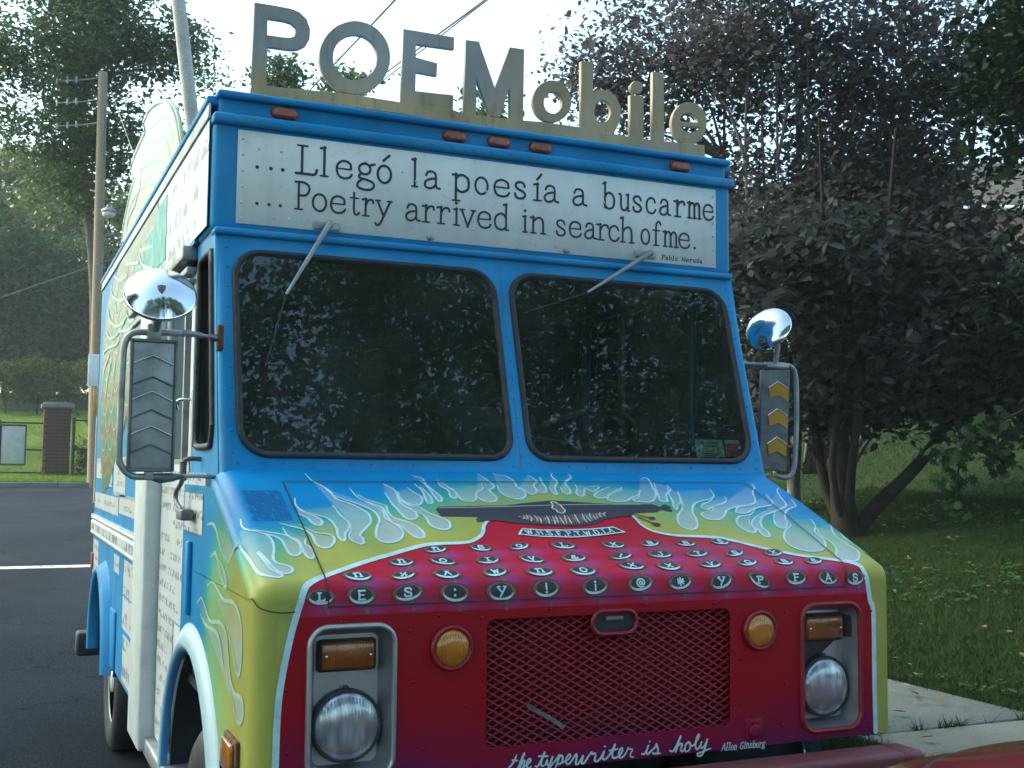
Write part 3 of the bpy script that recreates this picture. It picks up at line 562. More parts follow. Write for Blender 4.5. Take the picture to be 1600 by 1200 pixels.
xs = np.unique(np.r_[np.linspace(-120, -40, 8), np.linspace(-40, -9.1, 14), -9.05, -9.0, -8.9, np.linspace(-8, 2.2, 14), 2.30, 2.325, 2.35, 2.5, 3.3, 4.06, np.linspace(4.6, 24, 34), np.linspace(25, 60, 12), np.linspace(70, 150, 6)])
ys = np.unique(np.r_[np.linspace(-70, -20, 8), np.linspace(-18, 30, 40), 31.5, 31.6, 31.65, 31.7, 31.8, np.linspace(32.5, 75, 40), np.linspace(80, 180, 8)])
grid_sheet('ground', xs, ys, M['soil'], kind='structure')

rx = np.r_[np.linspace(-8.98, 2.14, 16)]; ry = np.linspace(-30, 31.35, 60)
grid_sheet('road', rx, ry, M['asphalt'], .006, fn=lambda x, y: gz(np.clip(x, -8.9, 2.2), y), kind='structure')
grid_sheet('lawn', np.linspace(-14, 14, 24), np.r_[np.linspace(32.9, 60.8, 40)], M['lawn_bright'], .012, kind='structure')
# stop line and kerbs
mb = MB(); z0 = float(gz(0, 12.7)) + .012
mb.add([(-8.6, 12.5, float(gz(0,12.5))+.012), (0.3, 12.5, float(gz(0,12.5))+.012), (0.3, 12.78, float(gz(0,12.78))+.012), (-8.6, 12.78, float(gz(0,12.78))+.012)], [(0,1,2,3)])
obj('road_marking', mb, M['line_paint'], kind='structure')
kr = D.objects.new('kerb', None); COL.objects.link(kr); kr['kind'] = 'structure'
first = None
for i in range(24):
    if first is None:
        mb = MB().rbox(-.075, .075, -.745, .745, -.2, .155, .02); first = obj('kerbstone', mb, M['kerb'], kr); o = first
    else: o = first.copy(); COL.objects.link(o)
    yy = -4 + i*1.5; o.location = (2.215, yy, float(gz(0, yy)))
for i in range(7):
    o = first.copy(); COL.objects.link(o); o.location = (-8.2 + i*1.5*.72*1.39, 31.42, float(gz(0, 31.4))); o.rotation_euler = (0, 0, PI/2)

# concrete pavement beside the truck, slab by slab
pv = D.objects.new('pavement', None); COL.objects.link(pv); pv['kind'] = 'structure'
slab = None
for i in range(9):
    y0 = -2.6 + i*1.3
    mb = MB().rbox(-.665, .665, -.642, .642, -.08, .0, .008, 1)
    if slab is None: slab = obj('paving_slab', mb, M['concrete'], pv); o = slab
    else: o = slab.copy(); COL.objects.link(o)
    o.location = (3.37, y0 + .65 + .01, float(gz(3.3, y0+.65)) + .022 + .003*math.sin(i*2.3)); o.rotation_euler = (math.radians(.25*math.sin(i*5)), math.radians(.3*math.cos(i*3)), 0)

# ------------------------------------------------------------------ grass
def tri_cloud(name, V, tone, mat, nper, faces, **props):
    """V: (n, nper, 3) corner points, faces: index tuples within one piece"""
    n = len(V); me = D.meshes.new(name)
    vs = V.reshape(-1, 3); nf = len(faces)
    F_ = np.array(faces); k = F_.shape[1]
    idx = (np.arange(n)[:, None, None]*nper + F_[None]).reshape(-1)
    me.vertices.add(len(vs)); me.vertices.foreach_set('co', vs.astype(np.float32).ravel())
    me.loops.add(len(idx)); me.loops.foreach_set('vertex_index', idx.astype(np.int32))
    me.polygons.add(n*nf); me.polygons.foreach_set('loop_start', np.arange(n*nf, dtype=np.int32)*k)
    me.polygons.foreach_set('loop_total', np.full(n*nf, k, np.int32))
    me.update(calc_edges=True)
    a = me.attributes.new('tone', 'FLOAT', 'POINT'); a.data.foreach_set('value', np.repeat(tone, nper).astype(np.float32))
    return obj(name, me, mat, **props)

def blades(name, P, h, w, mat, rng, lean=.5, **props):
    n = len(P); a = rng.uniform(0, 2*PI, n); hh = h*rng.uniform(.5, 1.3, n); ww = w*rng.uniform(.7, 1.3, n)
    d = np.stack([np.cos(a), np.sin(a), np.zeros(n)], -1); le = rng.normal(0, lean, (n, 2))*hh[:, None]
    V = np.zeros((n, 3, 3)); V[:, 0] = P - d*ww[:, None]/2; V[:, 1] = P + d*ww[:, None]/2
    V[:, 2] = P; V[:, 2, 2] += hh; V[:, 2, :2] += le
    patch = .5 + .28*np.sin(P[:, 0]*1.3 + 2*np.sin(P[:, 1]*.7)) + rng.normal(0, .16, n)
    return tri_cloud(name, V, np.clip(patch, 0, 1), mat, 3, [(0, 1, 2)], **props)

def scatter(n, x0, x1, y0, y1, rng, keep=None):
    x = rng.uniform(x0, x1, n); y = rng.uniform(y0, y1, n)
    if keep is not None:
        k = keep(x, y); x = x[k]; y = y[k]
    return np.stack([x, y, gz(x, y) - .005], -1)

G = np.random.default_rng(3)
P = np.concatenate([scatter(150000, 4.08, 9.5, 1.0, 9, G), scatter(120000, 6, 17, 5, 24, G)])
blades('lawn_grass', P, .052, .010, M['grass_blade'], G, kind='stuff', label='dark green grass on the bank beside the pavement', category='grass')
P = scatter(26000, 2.36, 2.68, -1, 9, G)
e1 = np.stack([G.normal(4.08, .05, 5000), G.uniform(1, 9, 5000)], -1); e1 = np.c_[e1, gz(e1[:, 0], e1[:, 1])]
jt = []
for i in range(9):
    yj = -2.6 + i*1.3; n = 500
    xx = G.uniform(2.72, 4.0, n); kk = (np.sin(xx*9 + i) + np.sin(xx*23+i*2)) > .1; xx = xx[kk]
    jt.append(np.stack([xx, G.normal(yj+.01, .012, len(xx)), np.full(len(xx), .15 + .012)], -1) + np.array([0, 0, float(gz(3.3, yj))-.15]))
blades('verge_grass', np.concatenate([P, e1] + jt), .06, .007, M['grass_blade'], G, .6, kind='stuff', label='tufts of grass along the kerb and in the pavement joints', category='grass')
P = np.concatenate([scatter(50000, -3.5, 4, 32, 45, G), scatter(40000, -5, 6, 45, 63, G)])
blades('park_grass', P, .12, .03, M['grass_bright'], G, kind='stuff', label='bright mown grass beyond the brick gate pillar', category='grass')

# ------------------------------------------------------------------ trees
LEAF_V = np.array([(0, -.5, 0), (.28, -.12, .05), (.24, .2, .03), (0, .55, -.06), (-.24, .2, .03), (-.28, -.12, .05)])
LEAF_F = [(0, 1, 2, 3), (0, 3, 4, 5)]
def leaf_cloud(name, C, size, mat, rng, parent=None, flat=.35, **props):
    n = len(C)
    nrm = rng.normal(0, 1, (n, 3)); nrm[:, 2] = np.abs(nrm[:, 2]) + flat*2; nrm /= np.linalg.norm(nrm, axis=1)[:, None]
    a = rng.normal(0, 1, (n, 3)); a -= nrm*np.sum(a*nrm, 1)[:, None]; a /= np.linalg.norm(a, axis=1)[:, None]
    b = np.cross(nrm, a); s = size*np.clip(rng.lognormal(-.08, .32, n), .4, 1.7)
    V = C[:, None] + s[:, None, None]*(LEAF_V[None, :, 0, None]*a[:, None] + LEAF_V[None, :, 1, None]*b[:, None] + LEAF_V[None, :, 2, None]*nrm[:, None])
    return V, np.clip(rng.normal(.5, .22, n), 0, 1)

def crown_points(blobs, n_cl, per, rng, spread, noise_k=.9, floor=None, flatten=.45):
    """leaf positions in sprays through ellipsoids, with gaps between the sprays"""
    vol = np.array([b[1][0]*b[1][1]*b[1][2] for b in blobs]); w = vol/vol.sum()
    ci = rng.choice(len(blobs), n_cl*2, p=w); u = rng.normal(0, 1, (n_cl*2, 3)); u /= np.linalg.norm(u, axis=1)[:, None]
    u *= (rng.uniform(0, 1, n_cl*2)**.42)[:, None]
    c = np.array([blobs[i][0] for i in ci]) + u*np.array([blobs[i][1] for i in ci])
    f = noise_k
    g = np.sin(c[:, 0]*1.7*f+1) + np.sin(c[:, 1]*1.9*f+2.2) + np.sin(c[:, 2]*2.3*f+.4) + np.sin((c[:, 0]+c[:, 2])*3.1*f)
    c = c[np.argsort(-g + rng.normal(0, .9, len(g)))[:n_cl]]
    k = rng.poisson(per, n_cl); idx = np.repeat(np.arange(n_cl), k)
    sp_ = spread*rng.uniform(.6, 1.4, n_cl)[idx]
    off = rng.normal(0, 1, (len(idx), 3))*np.stack([sp_, sp_, sp_*flatten], -1)
    P = c[idx] + off
    if floor is not None: P = P[P[:, 2] > floor]
    return c, P

def tree(name, label, trunk, r0, blobs, n_cl, per, leaf, mat, bark, seed, spread=.35, limbs=28, floor=None, noise_k=.9, group=None, forks=(), cat='tree', flatten=.45, r1=.35, extra=None, simple=False):
    rng = np.random.default_rng(seed)
    base = trunk[0]; t = thing(name, label, cat, base, group); B = np.array(base, float)
    mb = MB(); T = spline([np.array(p, float)-B for p in trunk], .5)
    mb.tube(T, [r0*(1-(1-r1)*i/(len(T)-1)) * (1.25 if i == 0 else 1) for i in range(len(T))], 9)
    for fk in forks:
        Fk = spline([np.array(p, float)-B for p in fk[1]], .3); mb.tube(Fk, [fk[0]*(1-.7*i/(len(Fk)-1)) for i in range(len(Fk))], 7)
    obj('trunk', mb, bark, t)
    c, P = crown_points(blobs, n_cl, per, rng, spread, noise_k, floor, flatten)
    if extra is not None: P = np.concatenate([P, extra])
    # limbs reach from the trunk towards sprays
    nodes = [np.array(q) for q in T[len(T)//3:]]
    for fk in forks: nodes += [np.array(p, float)-B for p in fk[1][1:]]
    for i in rng.choice(len(c), min(limbs, len(c)), replace=False):
        e = c[i]-B; j = min(range(len(nodes)), key=lambda q: np.linalg.norm(nodes[q]-e) + max(0, nodes[q][2]-e[2])*1.5)
        s = nodes[j]; L = np.linalg.norm(e-s); mid = (s+e)/2 + np.array([0, 0, .12*L]) + rng.normal(0, .05*L, 3)
        q = spline([s, mid, e], .5); r_ = r0*.10 + .012*L
        obj('branch', MB().tube(q, [r_*(1-.85*k/(len(q)-1)) + .004 for k in range(len(q))], 5), bark, t)
    V, tone = leaf_cloud('crown', P - B, leaf, mat, rng)
    # darker and lighter sprays
    tone = np.clip(tone + .18*np.sin(P[:, 0]*2.1)*np.sin(P[:, 2]*2.7+P[:, 1]), 0, 1)
    if simple: o = tri_cloud('crown', V[:, [0, 1, 3, 5]], tone, mat, 4, [(0, 1, 2, 3)])
    else: o = tri_cloud('crown', V, tone, mat, 6, LEAF_F)
    o.parent = t
    return t

E_ = lambda c, r: (np.array(c, float), np.array(r, float))
def A(px, py, d): return at(px, py, d)

# the purple-leaved tree whose stems part close to the ground, right of the truck
b0 = at(1325, 832, 13.2); b0[2] = float(gz(b0[0], b0[1])) - .05
forks = [(.10, [b0, at(1370, 790, 13.2), at(1440, 720, 13.4), at(1500, 630, 13.6), at(1540, 520, 13.8)]),
         (.07, [b0, at(1290, 760, 13.4), at(1270, 640, 13.6), at(1260, 480, 13.8), at(1240, 300, 14)]),
         (.06, [b0, at(1330, 740, 13), at(1345, 620, 13), at(1380, 420, 13.1), at(1400, 200, 13.2)]),
         (.05, [b0, at(1300, 740, 13), at(1310, 600, 13), at(1290, 400, 12.8), at(1280, 180, 12.6)]),
         (.05, [at(1330, 640, 13), at(1400, 560, 13.3), at(1470, 520, 13.3), at(1560, 500, 13.3)])]
blobs = [E_(at(1260, 470, 13.6), (1.5, 1.5, .95)), E_(at(1420, 500, 13.6), (1.5, 1.6, .9)), E_(at(1560, 540, 13.8), (1.2, 1.4, .85)), E_(at(1240, 600, 13.8), (.8, 1.0, .7)), E_(at(1560, 640, 13.4), (.7, .8, .4)), E_(at(1380, 610, 13.8), (.8, 1.0, .35)), E_(at(1200, 400, 14), (.9, 1.0, .6)), E_(at(1430, 410, 14), (.9, 1.2, .6)), E_(at(1340, 360, 14.2), (.9, 1, .6))]
tree('purple_maple', 'dark purple-leaved tree with stems parting near the ground, right of the truck', [b0, at(1315, 780, 13.2), at(1312, 700, 13.3), at(1300, 560, 13.4), at(1310, 430, 13.5)], .15, blobs, 1750, 26, .115, M['leaf_purple_dark'], M['bark'], 21, .24, 60, forks=forks, noise_k=1.4, flatten=.6)
# tall, small-leaved hedge tree with many upright stems behind it
b1 = at(1240, 800, 15.0); b1[2] = float(gz(b1[0], b1[1])) - .05
forks = []
rr = random.Random(5)
for i in range(17):
    px = 1130 + i*28 + rr.uniform(-8, 8); d = 14.2 + rr.uniform(0, 1.6)
    bx = 1240 + (px-1240)*.25
    forks.append((.026 + rr.uniform(0, .014), [at(bx, 740, 15), at(px*.6+bx*.4, 480, d), at(px, 250, d), at(px + rr.uniform(-10, 14), 20 - rr.uniform(0, 120), d)]))
blobs = [E_(at(1000, 130, 15.2), (.95, 1.2, 1.1)), E_(at(1100, 40, 15), (1.2, 1.3, 1.1)), E_(at(1230, 130, 15), (1.25, 1.4, 1.35)), E_(at(1400, 40, 15), (1.6, 1.4, 1.3)), E_(at(1400, 230, 15), (1.5, 1.3, 1.0)), E_(at(1560, 120, 15), (1.1, 1.3, 1.2)), E_(at(1200, 320, 15), (.9, 1.2, .9)), E_(at(900, 110, 15.4), (.33, .6, .40)), E_(at(1180, 0, 15), (1.4, 1.4, 1.0)), E_(at(1410, 350, 15.3), (1.0, 1.2, .6)), E_(at(980, 20, 15), (.6, .8, .5)), E_(at(1250, 420, 14.6), (1.3, 1.2, .8)), E_(at(1440, 440, 14.6), (.9, 1.2, .6)), E_(at(1340, 330, 15.2), (1.4, 1.2, .6)), E_(at(1220, 270, 15), (1.1, 1.2, 1.0)), E_(at(1330, 260, 15), (1.2, 1.2, .9)), E_(at(1410, 280, 15), (.7, 1.2, .7))]
tree('purple_beech', 'tall airy purple-grey tree with many upright stems, its small leaves against white sky', [b1, at(1240, 620, 15), at(1245, 420, 15), at(1250, 200, 15), at(1255, 20, 15)], .09, blobs, 2850, 19, .084, M['leaf_purple'], M['bark_grey'], 22, .19, 70, forks=forks, noise_k=1.7, r1=.25, flatten=.8)
# green tree at the right edge
b2 = at(1690, 800, 12.5); b2[2] = float(gz(b2[0], b2[1])) - .05
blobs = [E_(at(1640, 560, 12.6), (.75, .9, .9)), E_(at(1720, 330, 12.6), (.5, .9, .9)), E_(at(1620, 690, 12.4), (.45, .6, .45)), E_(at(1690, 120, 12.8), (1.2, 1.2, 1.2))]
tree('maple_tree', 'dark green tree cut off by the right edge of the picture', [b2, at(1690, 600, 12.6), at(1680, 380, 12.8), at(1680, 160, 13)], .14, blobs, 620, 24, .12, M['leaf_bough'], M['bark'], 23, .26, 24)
# low bough with big lobed leaves hanging before the lawn
rng = np.random.default_rng(77)
bo = at(1600, 640, 11.6)
bt = thing('hanging_bough', 'low bough of broad dark leaves hanging over the lawn at the right', 'bough', bo)
mb = MB(); tips = []
for pts in ([(1600, 640), (1560, 660), (1520, 680), (1490, 700), (1470, 745)], [(1520, 680), (1500, 720), (1495, 770), (1490, 800)], [(1560, 660), (1560, 710), (1575, 740)], [(1490, 700), (1465, 705), (1450, 712)]):
    q = spline([at(x, y, 11.6)-bo for x, y in pts], .08); mb.tube(q, [.012*(1-.7*k/len(q)) for k in range(len(q))], 5); tips += q[3:]
obj('twig', mb, M['bark'], bt)
LOBE = [(0, -.5), (.12, -.3), (.42, -.42), (.32, -.12), (.55, .05), (.30, .10), (.32, .38), (.1, .22), (0, .58), (-.1, .22), (-.32, .38), (-.30, .10), (-.55, .05), (-.32, -.12), (-.42, -.42), (-.12, -.3)]
lobes = np.array([(0, 0, .0)] + [(x, y, -.10*(x*x+y*y)*2) for x, y in LOBE])
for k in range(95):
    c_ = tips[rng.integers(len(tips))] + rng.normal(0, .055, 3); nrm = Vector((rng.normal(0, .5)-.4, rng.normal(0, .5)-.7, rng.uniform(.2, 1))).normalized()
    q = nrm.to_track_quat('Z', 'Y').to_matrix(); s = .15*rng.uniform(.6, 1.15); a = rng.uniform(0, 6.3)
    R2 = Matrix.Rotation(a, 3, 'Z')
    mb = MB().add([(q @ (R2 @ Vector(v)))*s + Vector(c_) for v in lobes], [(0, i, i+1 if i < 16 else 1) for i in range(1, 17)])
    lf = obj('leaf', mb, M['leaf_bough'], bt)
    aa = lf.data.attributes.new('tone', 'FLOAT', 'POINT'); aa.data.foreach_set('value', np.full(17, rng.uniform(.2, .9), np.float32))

# left: big maple against the sky, wood under it
tb = at(150, 640, 38); tb[2] = float(gz(tb[0], tb[1])) - .1
blobs = [E_(at(150, 60, 36), (2.6, 2.5, 1.5)), E_(at(60, 170, 36), (2.4, 2.4, 1.5)), E_(at(200, 200, 37), (2.2, 2.2, 1.6)), E_(at(100, 290, 37), (2.0, 2.2, 1.1)), E_(at(250, 70, 36), (1.6, 1.6, 1.2)), E_(at(-20, 60, 36), (2.0, 2.0, 1.6)), E_(at(320, 130, 38), (.8, .8, .5)), E_(at(120, 0, 36), (2.6, 2.2, 1.2)), E_(at(250, 300, 38), (1.2, 1.2, 1.0))]
tree('maple_tree', 'tall green maple standing against the sky at the left, behind the brown pole', [tb, at(148, 480, 38), at(138, 330, 38), at(128, 200, 38), at(150, 60, 38)], .22, blobs, 1600, 21, .18, M['leaf_green'], M['bark_grey'], 31, .31, 40, noise_k=1.0, simple=True)
wood = [((40, 450, 66), (5.4, 4, 3.4), 'leaf_dark', 'dark rounded tree at the far left above the park hedge'), ((150, 500, 72), (4.6, 4, 3.4), 'leaf_dark', 'dark dense tree in the shade behind the grey trunk'),
        ((-60, 380, 64), (4.2, 4, 3.6), 'leaf_dark', 'dark tree leaning in from the left edge'), ((10, 530, 68), (4.2, 3, 1.9), 'leaf_green', 'low green tree beneath the rounded one at the far left'), ((120, 540, 68), (2.6, 3, 1.5), 'leaf_green', 'low green bushy tree left of the white notice'),
        ((215, 400, 68), (3.2, 3, 4.4), 'leaf_green', 'mid-green tree showing between the poles and the truck'), ((110, 370, 80), (6, 4, 3.8), 'leaf_yellow', 'sunlit yellow-green tree far behind the poles'), ((20, 290, 82), (5.6, 4, 3.2), 'leaf_yellow', 'sunlit yellow-green treetop far behind at the left')]
for i, (p, r_, lm_, lab) in enumerate(wood):
    c_ = at(*p); bs_ = [c_[0], c_[1], float(gz(c_[0], c_[1])) - .2]
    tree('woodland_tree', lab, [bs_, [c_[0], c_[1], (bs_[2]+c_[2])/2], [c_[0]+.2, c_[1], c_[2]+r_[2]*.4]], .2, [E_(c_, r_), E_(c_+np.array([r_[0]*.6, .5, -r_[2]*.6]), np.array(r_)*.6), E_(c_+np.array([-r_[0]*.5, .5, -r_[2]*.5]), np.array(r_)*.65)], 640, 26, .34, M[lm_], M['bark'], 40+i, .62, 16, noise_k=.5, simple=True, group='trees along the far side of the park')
# hedge along the park path
for i, (px, py, d, r_) in enumerate([(10, 598, 60, (1.6, .9, 1.1)), (60, 594, 60.5, (1.6, .9, 1.1)), (108, 600, 61, (1.5, .9, 1.0)), (156, 596, 60, (1.4, .9, 1.1))]):
    c_ = at(px, py, d); bs_ = [c_[0], c_[1], float(gz(c_[0], c_[1])) - .2]
    tree('hedge_bush', ['bush at the left end of the hedge under the dark trees', 'second bush from the left in the hedge under the trees', 'third bush from the left in the hedge, left of the white board', 'bush of the hedge hidden mostly by the white board and pole'][i], [bs_, [c_[0], c_[1], c_[2]-.1], [c_[0]+.1, c_[1], c_[2]+.2]], .06, [E_(c_, r_)], 260, 24, .17, M['leaf_yellow'], M['bark'], 60+i, .25, 6, group='bushes of the park hedge', cat='bush')
# branch tips behind the sign letters
for i, (px, py, d, r_, lab) in enumerate([(440, 122, 34, (.75, .7, .85), 'green treetop showing through the letters P and O'), (545, 118, 36, (1.0, .7, .55), 'sparse green treetop behind the letter O'), (765, 165, 30, (.7, .6, .55), 'green treetop low between the letters E, M and o')]):
    c_ = at(px, py, d); bs_ = [c_[0], c_[1], float(gz(c_[0], c_[1])) - .2]
    tree('distant_tree', lab, [bs_, [c_[0], c_[1], c_[2]*.5], [c_[0], c_[1], c_[2]]], .2, [E_(c_, r_), E_(c_-np.array([0, 0, 2.2]), np.array(r_)*1.6)], 130, 22, .17, M['leaf_green'], M['bark'], 70+i, .26, 10, group='treetops behind the roof sign')
# far trees and shrubs behind the purple tree
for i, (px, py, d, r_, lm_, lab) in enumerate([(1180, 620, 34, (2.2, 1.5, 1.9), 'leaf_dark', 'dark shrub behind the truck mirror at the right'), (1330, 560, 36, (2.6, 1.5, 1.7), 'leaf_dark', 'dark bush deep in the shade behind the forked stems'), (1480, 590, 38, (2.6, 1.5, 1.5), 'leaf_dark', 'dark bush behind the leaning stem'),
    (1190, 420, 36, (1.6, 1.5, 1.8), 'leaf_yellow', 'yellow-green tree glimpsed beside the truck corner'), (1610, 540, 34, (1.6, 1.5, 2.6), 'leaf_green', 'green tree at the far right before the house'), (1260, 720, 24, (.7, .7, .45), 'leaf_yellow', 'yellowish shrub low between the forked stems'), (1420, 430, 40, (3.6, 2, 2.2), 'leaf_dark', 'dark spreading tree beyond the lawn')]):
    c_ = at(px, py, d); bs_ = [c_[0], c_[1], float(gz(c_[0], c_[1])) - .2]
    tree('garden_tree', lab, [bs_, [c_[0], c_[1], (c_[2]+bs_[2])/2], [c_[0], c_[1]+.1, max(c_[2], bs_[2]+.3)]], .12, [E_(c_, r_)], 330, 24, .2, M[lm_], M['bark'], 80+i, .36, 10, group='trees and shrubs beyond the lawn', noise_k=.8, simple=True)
# trees on the photographer's side of the street: they shade the truck's front and show in its windscreen
for i, (x, y, h, r_, lab) in enumerate([(-10.5, -19, 11, (3.4, 3.0, 6.2), 'street tree reflected at the left edge of the windscreen'), (-4.2, -17, 10.0, (3.0, 3.0, 5.4), 'street tree reflected in the middle of the left pane'), (.6, -18, 12.5, (3.4, 3, 6.6), 'street tree reflected at the centre post of the windscreen'), (6.2, -17, 12.5, (3.4, 3, 6.6), 'street tree reflected in the right pane'), (11.5, -18, 13, (3.8, 3, 7.2), 'street tree reflected at the right edge of the windscreen'), (17, -19, 13, (3.8, 3, 7.2), 'street tree behind the camera, reflected by the right mirror')]):
    bs_ = [x, y, float(gz(x, y)) - .1]; c_ = np.array([x, y, h])
    tree('street_tree', lab, [bs_, [x+.2, y, h*.4], [x-.1, y, h*.8], [x+.1, y, h+3]], .26, [E_(c_, r_), E_(c_+np.array([1.8, .5, -3]), (2.4, 2.0, 1.8)), E_(c_+np.array([-1.8, .5, -2.6]), (2.4, 2.0, 1.8)), E_(c_+np.array([.6, 0, 4.8]), (2.8, 2.2, 2.8))], 1150, 24, .19, M['leaf_green'], M['bark'], 90+i, .42, 24, noise_k=1.2, simple=True, group='trees across the street behind the camera')

for i, (x, y, h, r_, lab) in enumerate([(-13, -4, 9.5, (3.2, 3.8, 5.5), 'unseen tree added to shade the road left of the camera'), (-13.5, 4, 9.5, (3.4, 4.2, 5.5), 'tree added outside the left edge to shade the road beside the van'), (-13, 11.5, 9.5, (3.4, 4.2, 5.5), 'tree added past the van, outside the left edge, to shade it')]):
    bs_ = [x, y, float(gz(x, y)) - .1]; c_ = np.array([x, y, h])
    tree('added_shade_tree', lab, [bs_, [x+.2, y, h*.4], [x-.1, y, h*.8]], .26, [E_(c_, r_), E_(c_+np.array([1.8, .5, -2]), (2.4, 2.6, 1.8))], 1000, 20, .28, M['leaf_green'], M['bark'], 190+i, .42, 16, noise_k=.7, simple=True, group='unseen trees added for shade left of the road')  # out of view, added for the shade they cast on road, van and lawn

# ------------------------------------------------------------------ poles, wires, gate, house
def pole(name, label, p0, p1, r0, r1, mat):
    b = np.array(p0, float); t = thing(name, label, 'pole', b)
    q = [b + (np.array(p1)-b)*k/12 for k in range(13)]
    obj('shaft', MB().tube([x-b for x in q], [r0+(r1-r0)*k/12 for k in range(13)], 12), mat, t); return t, b
pt = at(272, -60, 24); pm = at(302, 210, 24.6); dr = (pm-pt)/(pm[2]-pt[2]); pb = pm + dr*(0 - pm[2] + .5)
pb[2] = float(gz(pb[0], pb[1])) - .1
pole('utility_pole', 'thick pale wooden utility pole rising behind the truck roof', pb, pt, .17, .14, M['pole_wood'])
pt = at(161, 113, 34); pm = at(149, 640, 33.2); pb = pm.copy(); pb[2] = float(gz(pb[0], pb[1])) - .1
t, b = pole('utility_pole', 'brown-streaked utility pole with insulator arms and lamp at the left', pb, pt, .16, .13, M['pole_brown'])
for py in (127, 161, 197):
    e = at(88, py, 34.2)-b; s = at(158, py-6, 34)-b
    obj('insulator_arm', MB().tube([s, s+(e-s)*.5+np.array([0, 0, -.03]), e], .018, 5), M['steel'], t)
    for k in (.55, .75, .98): obj('insulator', MB().tube([s+(e-s)*k+np.array([0, 0, -.09]), s+(e-s)*k+np.array([0, 0, .10])], [.035, .03], 6), M['steel'], t)
for py in (285, 300, 310, 345, 360): 
    c_ = at(157, py, 33.9)-b; obj('band', MB().tube([c_+np.array([0, 0, -.02]), c_+np.array([0, 0, .02])], .19, 10), M['steel_dark'], t)
obj('conduit', MB().tube([at(163, 170, 33.8)-b, at(161, 300, 33.7)-b, at(158, 400, 33.6)-b], .035, 6), M['steel_dark'], t)
s = at(160, 372, 33.8)-b; e = at(170, 331, 33.0)-b
obj('lamp_bracket', MB().tube([s, s+(e-s)*.5+np.array([.1, -.2, .05]), e], .03, 6), M['steel_dark'], t)
lc = Matrix.Translation(Vector(e))
lh = obj('lamp_head', MB().lathe([(.22, -.02), (.20, .05), (.12, .11), (.04, .14), (.001, .14)], lc, 16), M['steel'], t)
obj('lamp_bowl', MB().lathe([(.19, -.02), (.17, -.10), (.09, -.16), (.001, -.17)], lc, 16), M['sign_white'], lh)
obj('guy_wire', MB().tube([at(173, 140, 34)-b, at(215, 258, 32)-b], .012, 4), M['steel'], t)
# board and white notice fixed to the post nearer the street
pb = at(150, 700, 27); pb[2] = float(gz(pb[0], pb[1])) - .05; bp = pb.copy()
t = thing('notice_post', 'short post with a white notice over a yellow board, beside the truck', 'sign', bp)
R_ = lambda px, py, d=27: at(px, py, d) - bp
a, c_ = R_(149, 790), R_(150, 600); obj('post', MB().tube([[a[0], a[1]+.06, 0], [a[0], a[1]+.06, c_[2]]], .05, 8), M['pole_brown'], t)
a, c_ = R_(136.5, 603), R_(156, 553); obj('white_notice', MB().rbox(a[0], c_[0], a[1]-.04, a[1]-.01, a[2], c_[2], .008), M['sign_white'], t)
a, c_ = R_(144.5, 650), R_(153.5, 605); yb = obj('yellow_board', MB().rbox(a[0], c_[0], a[1]-.03, a[1], a[2], c_[2], .006), M['board_yellow'], t)
# overhead wires
def wire(label, p, q, r, sag=.0):
    p, q = np.array(p), np.array(q); L = q-p; p2 = p - L*.6; q2 = q + L*.6
    t = [p2 + (q2-p2)*k/24 + np.array([0, 0, -sag*4*(k/24)*(1-k/24)]) for k in range(25)]
    o = obj('overhead_wire', MB().tube([x-p2 for x in t], r, 5), M['rubber'])
    o.location = p2; o['label'] = label; o['category'] = 'wire'; o['group'] = 'wires over the street'
wire('thin overhead wire passing behind the letter O of the roof sign', at(487, 138, 27), at(617, 0, 17), .016)
wire('upper line of the double overhead wire passing behind the letter E', at(605, 112, 27), at(763, -4, 17), .017)
wire('lower line of the double overhead wire passing behind the letter E', at(607, 119, 27), at(757, 3, 17), .013)
wire('thin wire sagging across the dark trees at the far left', at(-20, 472, 36), at(150, 414, 33), .010)

# brick gate pillar and chain-link gates
pc = at(85, 762, 36.5); pz = float(gz(pc[0], 33.0)); D2 = 36.5
bp = at(85, 762, D2); bp[2] = float(gz(bp[0], bp[1]))
H2 = (762-655)/1807.7*D2; W2 = 38/1807.7*D2
t = thing('gate_pillar', 'square brick gate pillar with a stone cap at the park entrance', 'pillar', bp)
obj('core', MB().box(-W2/2+.015, W2/2-.015, -W2/2+.015, W2/2-.015, -.1, H2), M['mortar'], t)
nb = 20; hb = H2/nb; proto = None
for k in range(nb):
    for s_ in range(4):
        for j in range(3):
            w_ = W2/3; x_ = -W2/2 + w_*(j+.5) + (w_*.25 if k % 2 else -w_*.02)*(1 if j < 2 else 0)
            if proto is None: proto = obj('brick', MB().box(-w_/2+.006, w_/2-.006, -.012, .012, -hb/2+.006, hb/2-.006), M['brick'], t); o = proto
            else: o = proto.copy(); COL.objects.link(o)
            o.rotation_euler = (0, 0, s_*PI/2); r_ = W2/2 - .004 + .003*((k*7+j*3) % 3)
            v = Matrix.Rotation(s_*PI/2, 3, 'Z') @ Vector((x_, -r_, 0)); o.location = (v.x, v.y, hb*(k+.5))
obj('cap', MB().rbox(-W2/2-.09, W2/2+.09, -W2/2-.09, W2/2+.09, H2, H2+.13, .02).rbox(-W2/2-.03, W2/2+.03, -W2/2-.03, W2/2+.03, H2+.13, H2+.18, .02), M['stone_cap'], t)
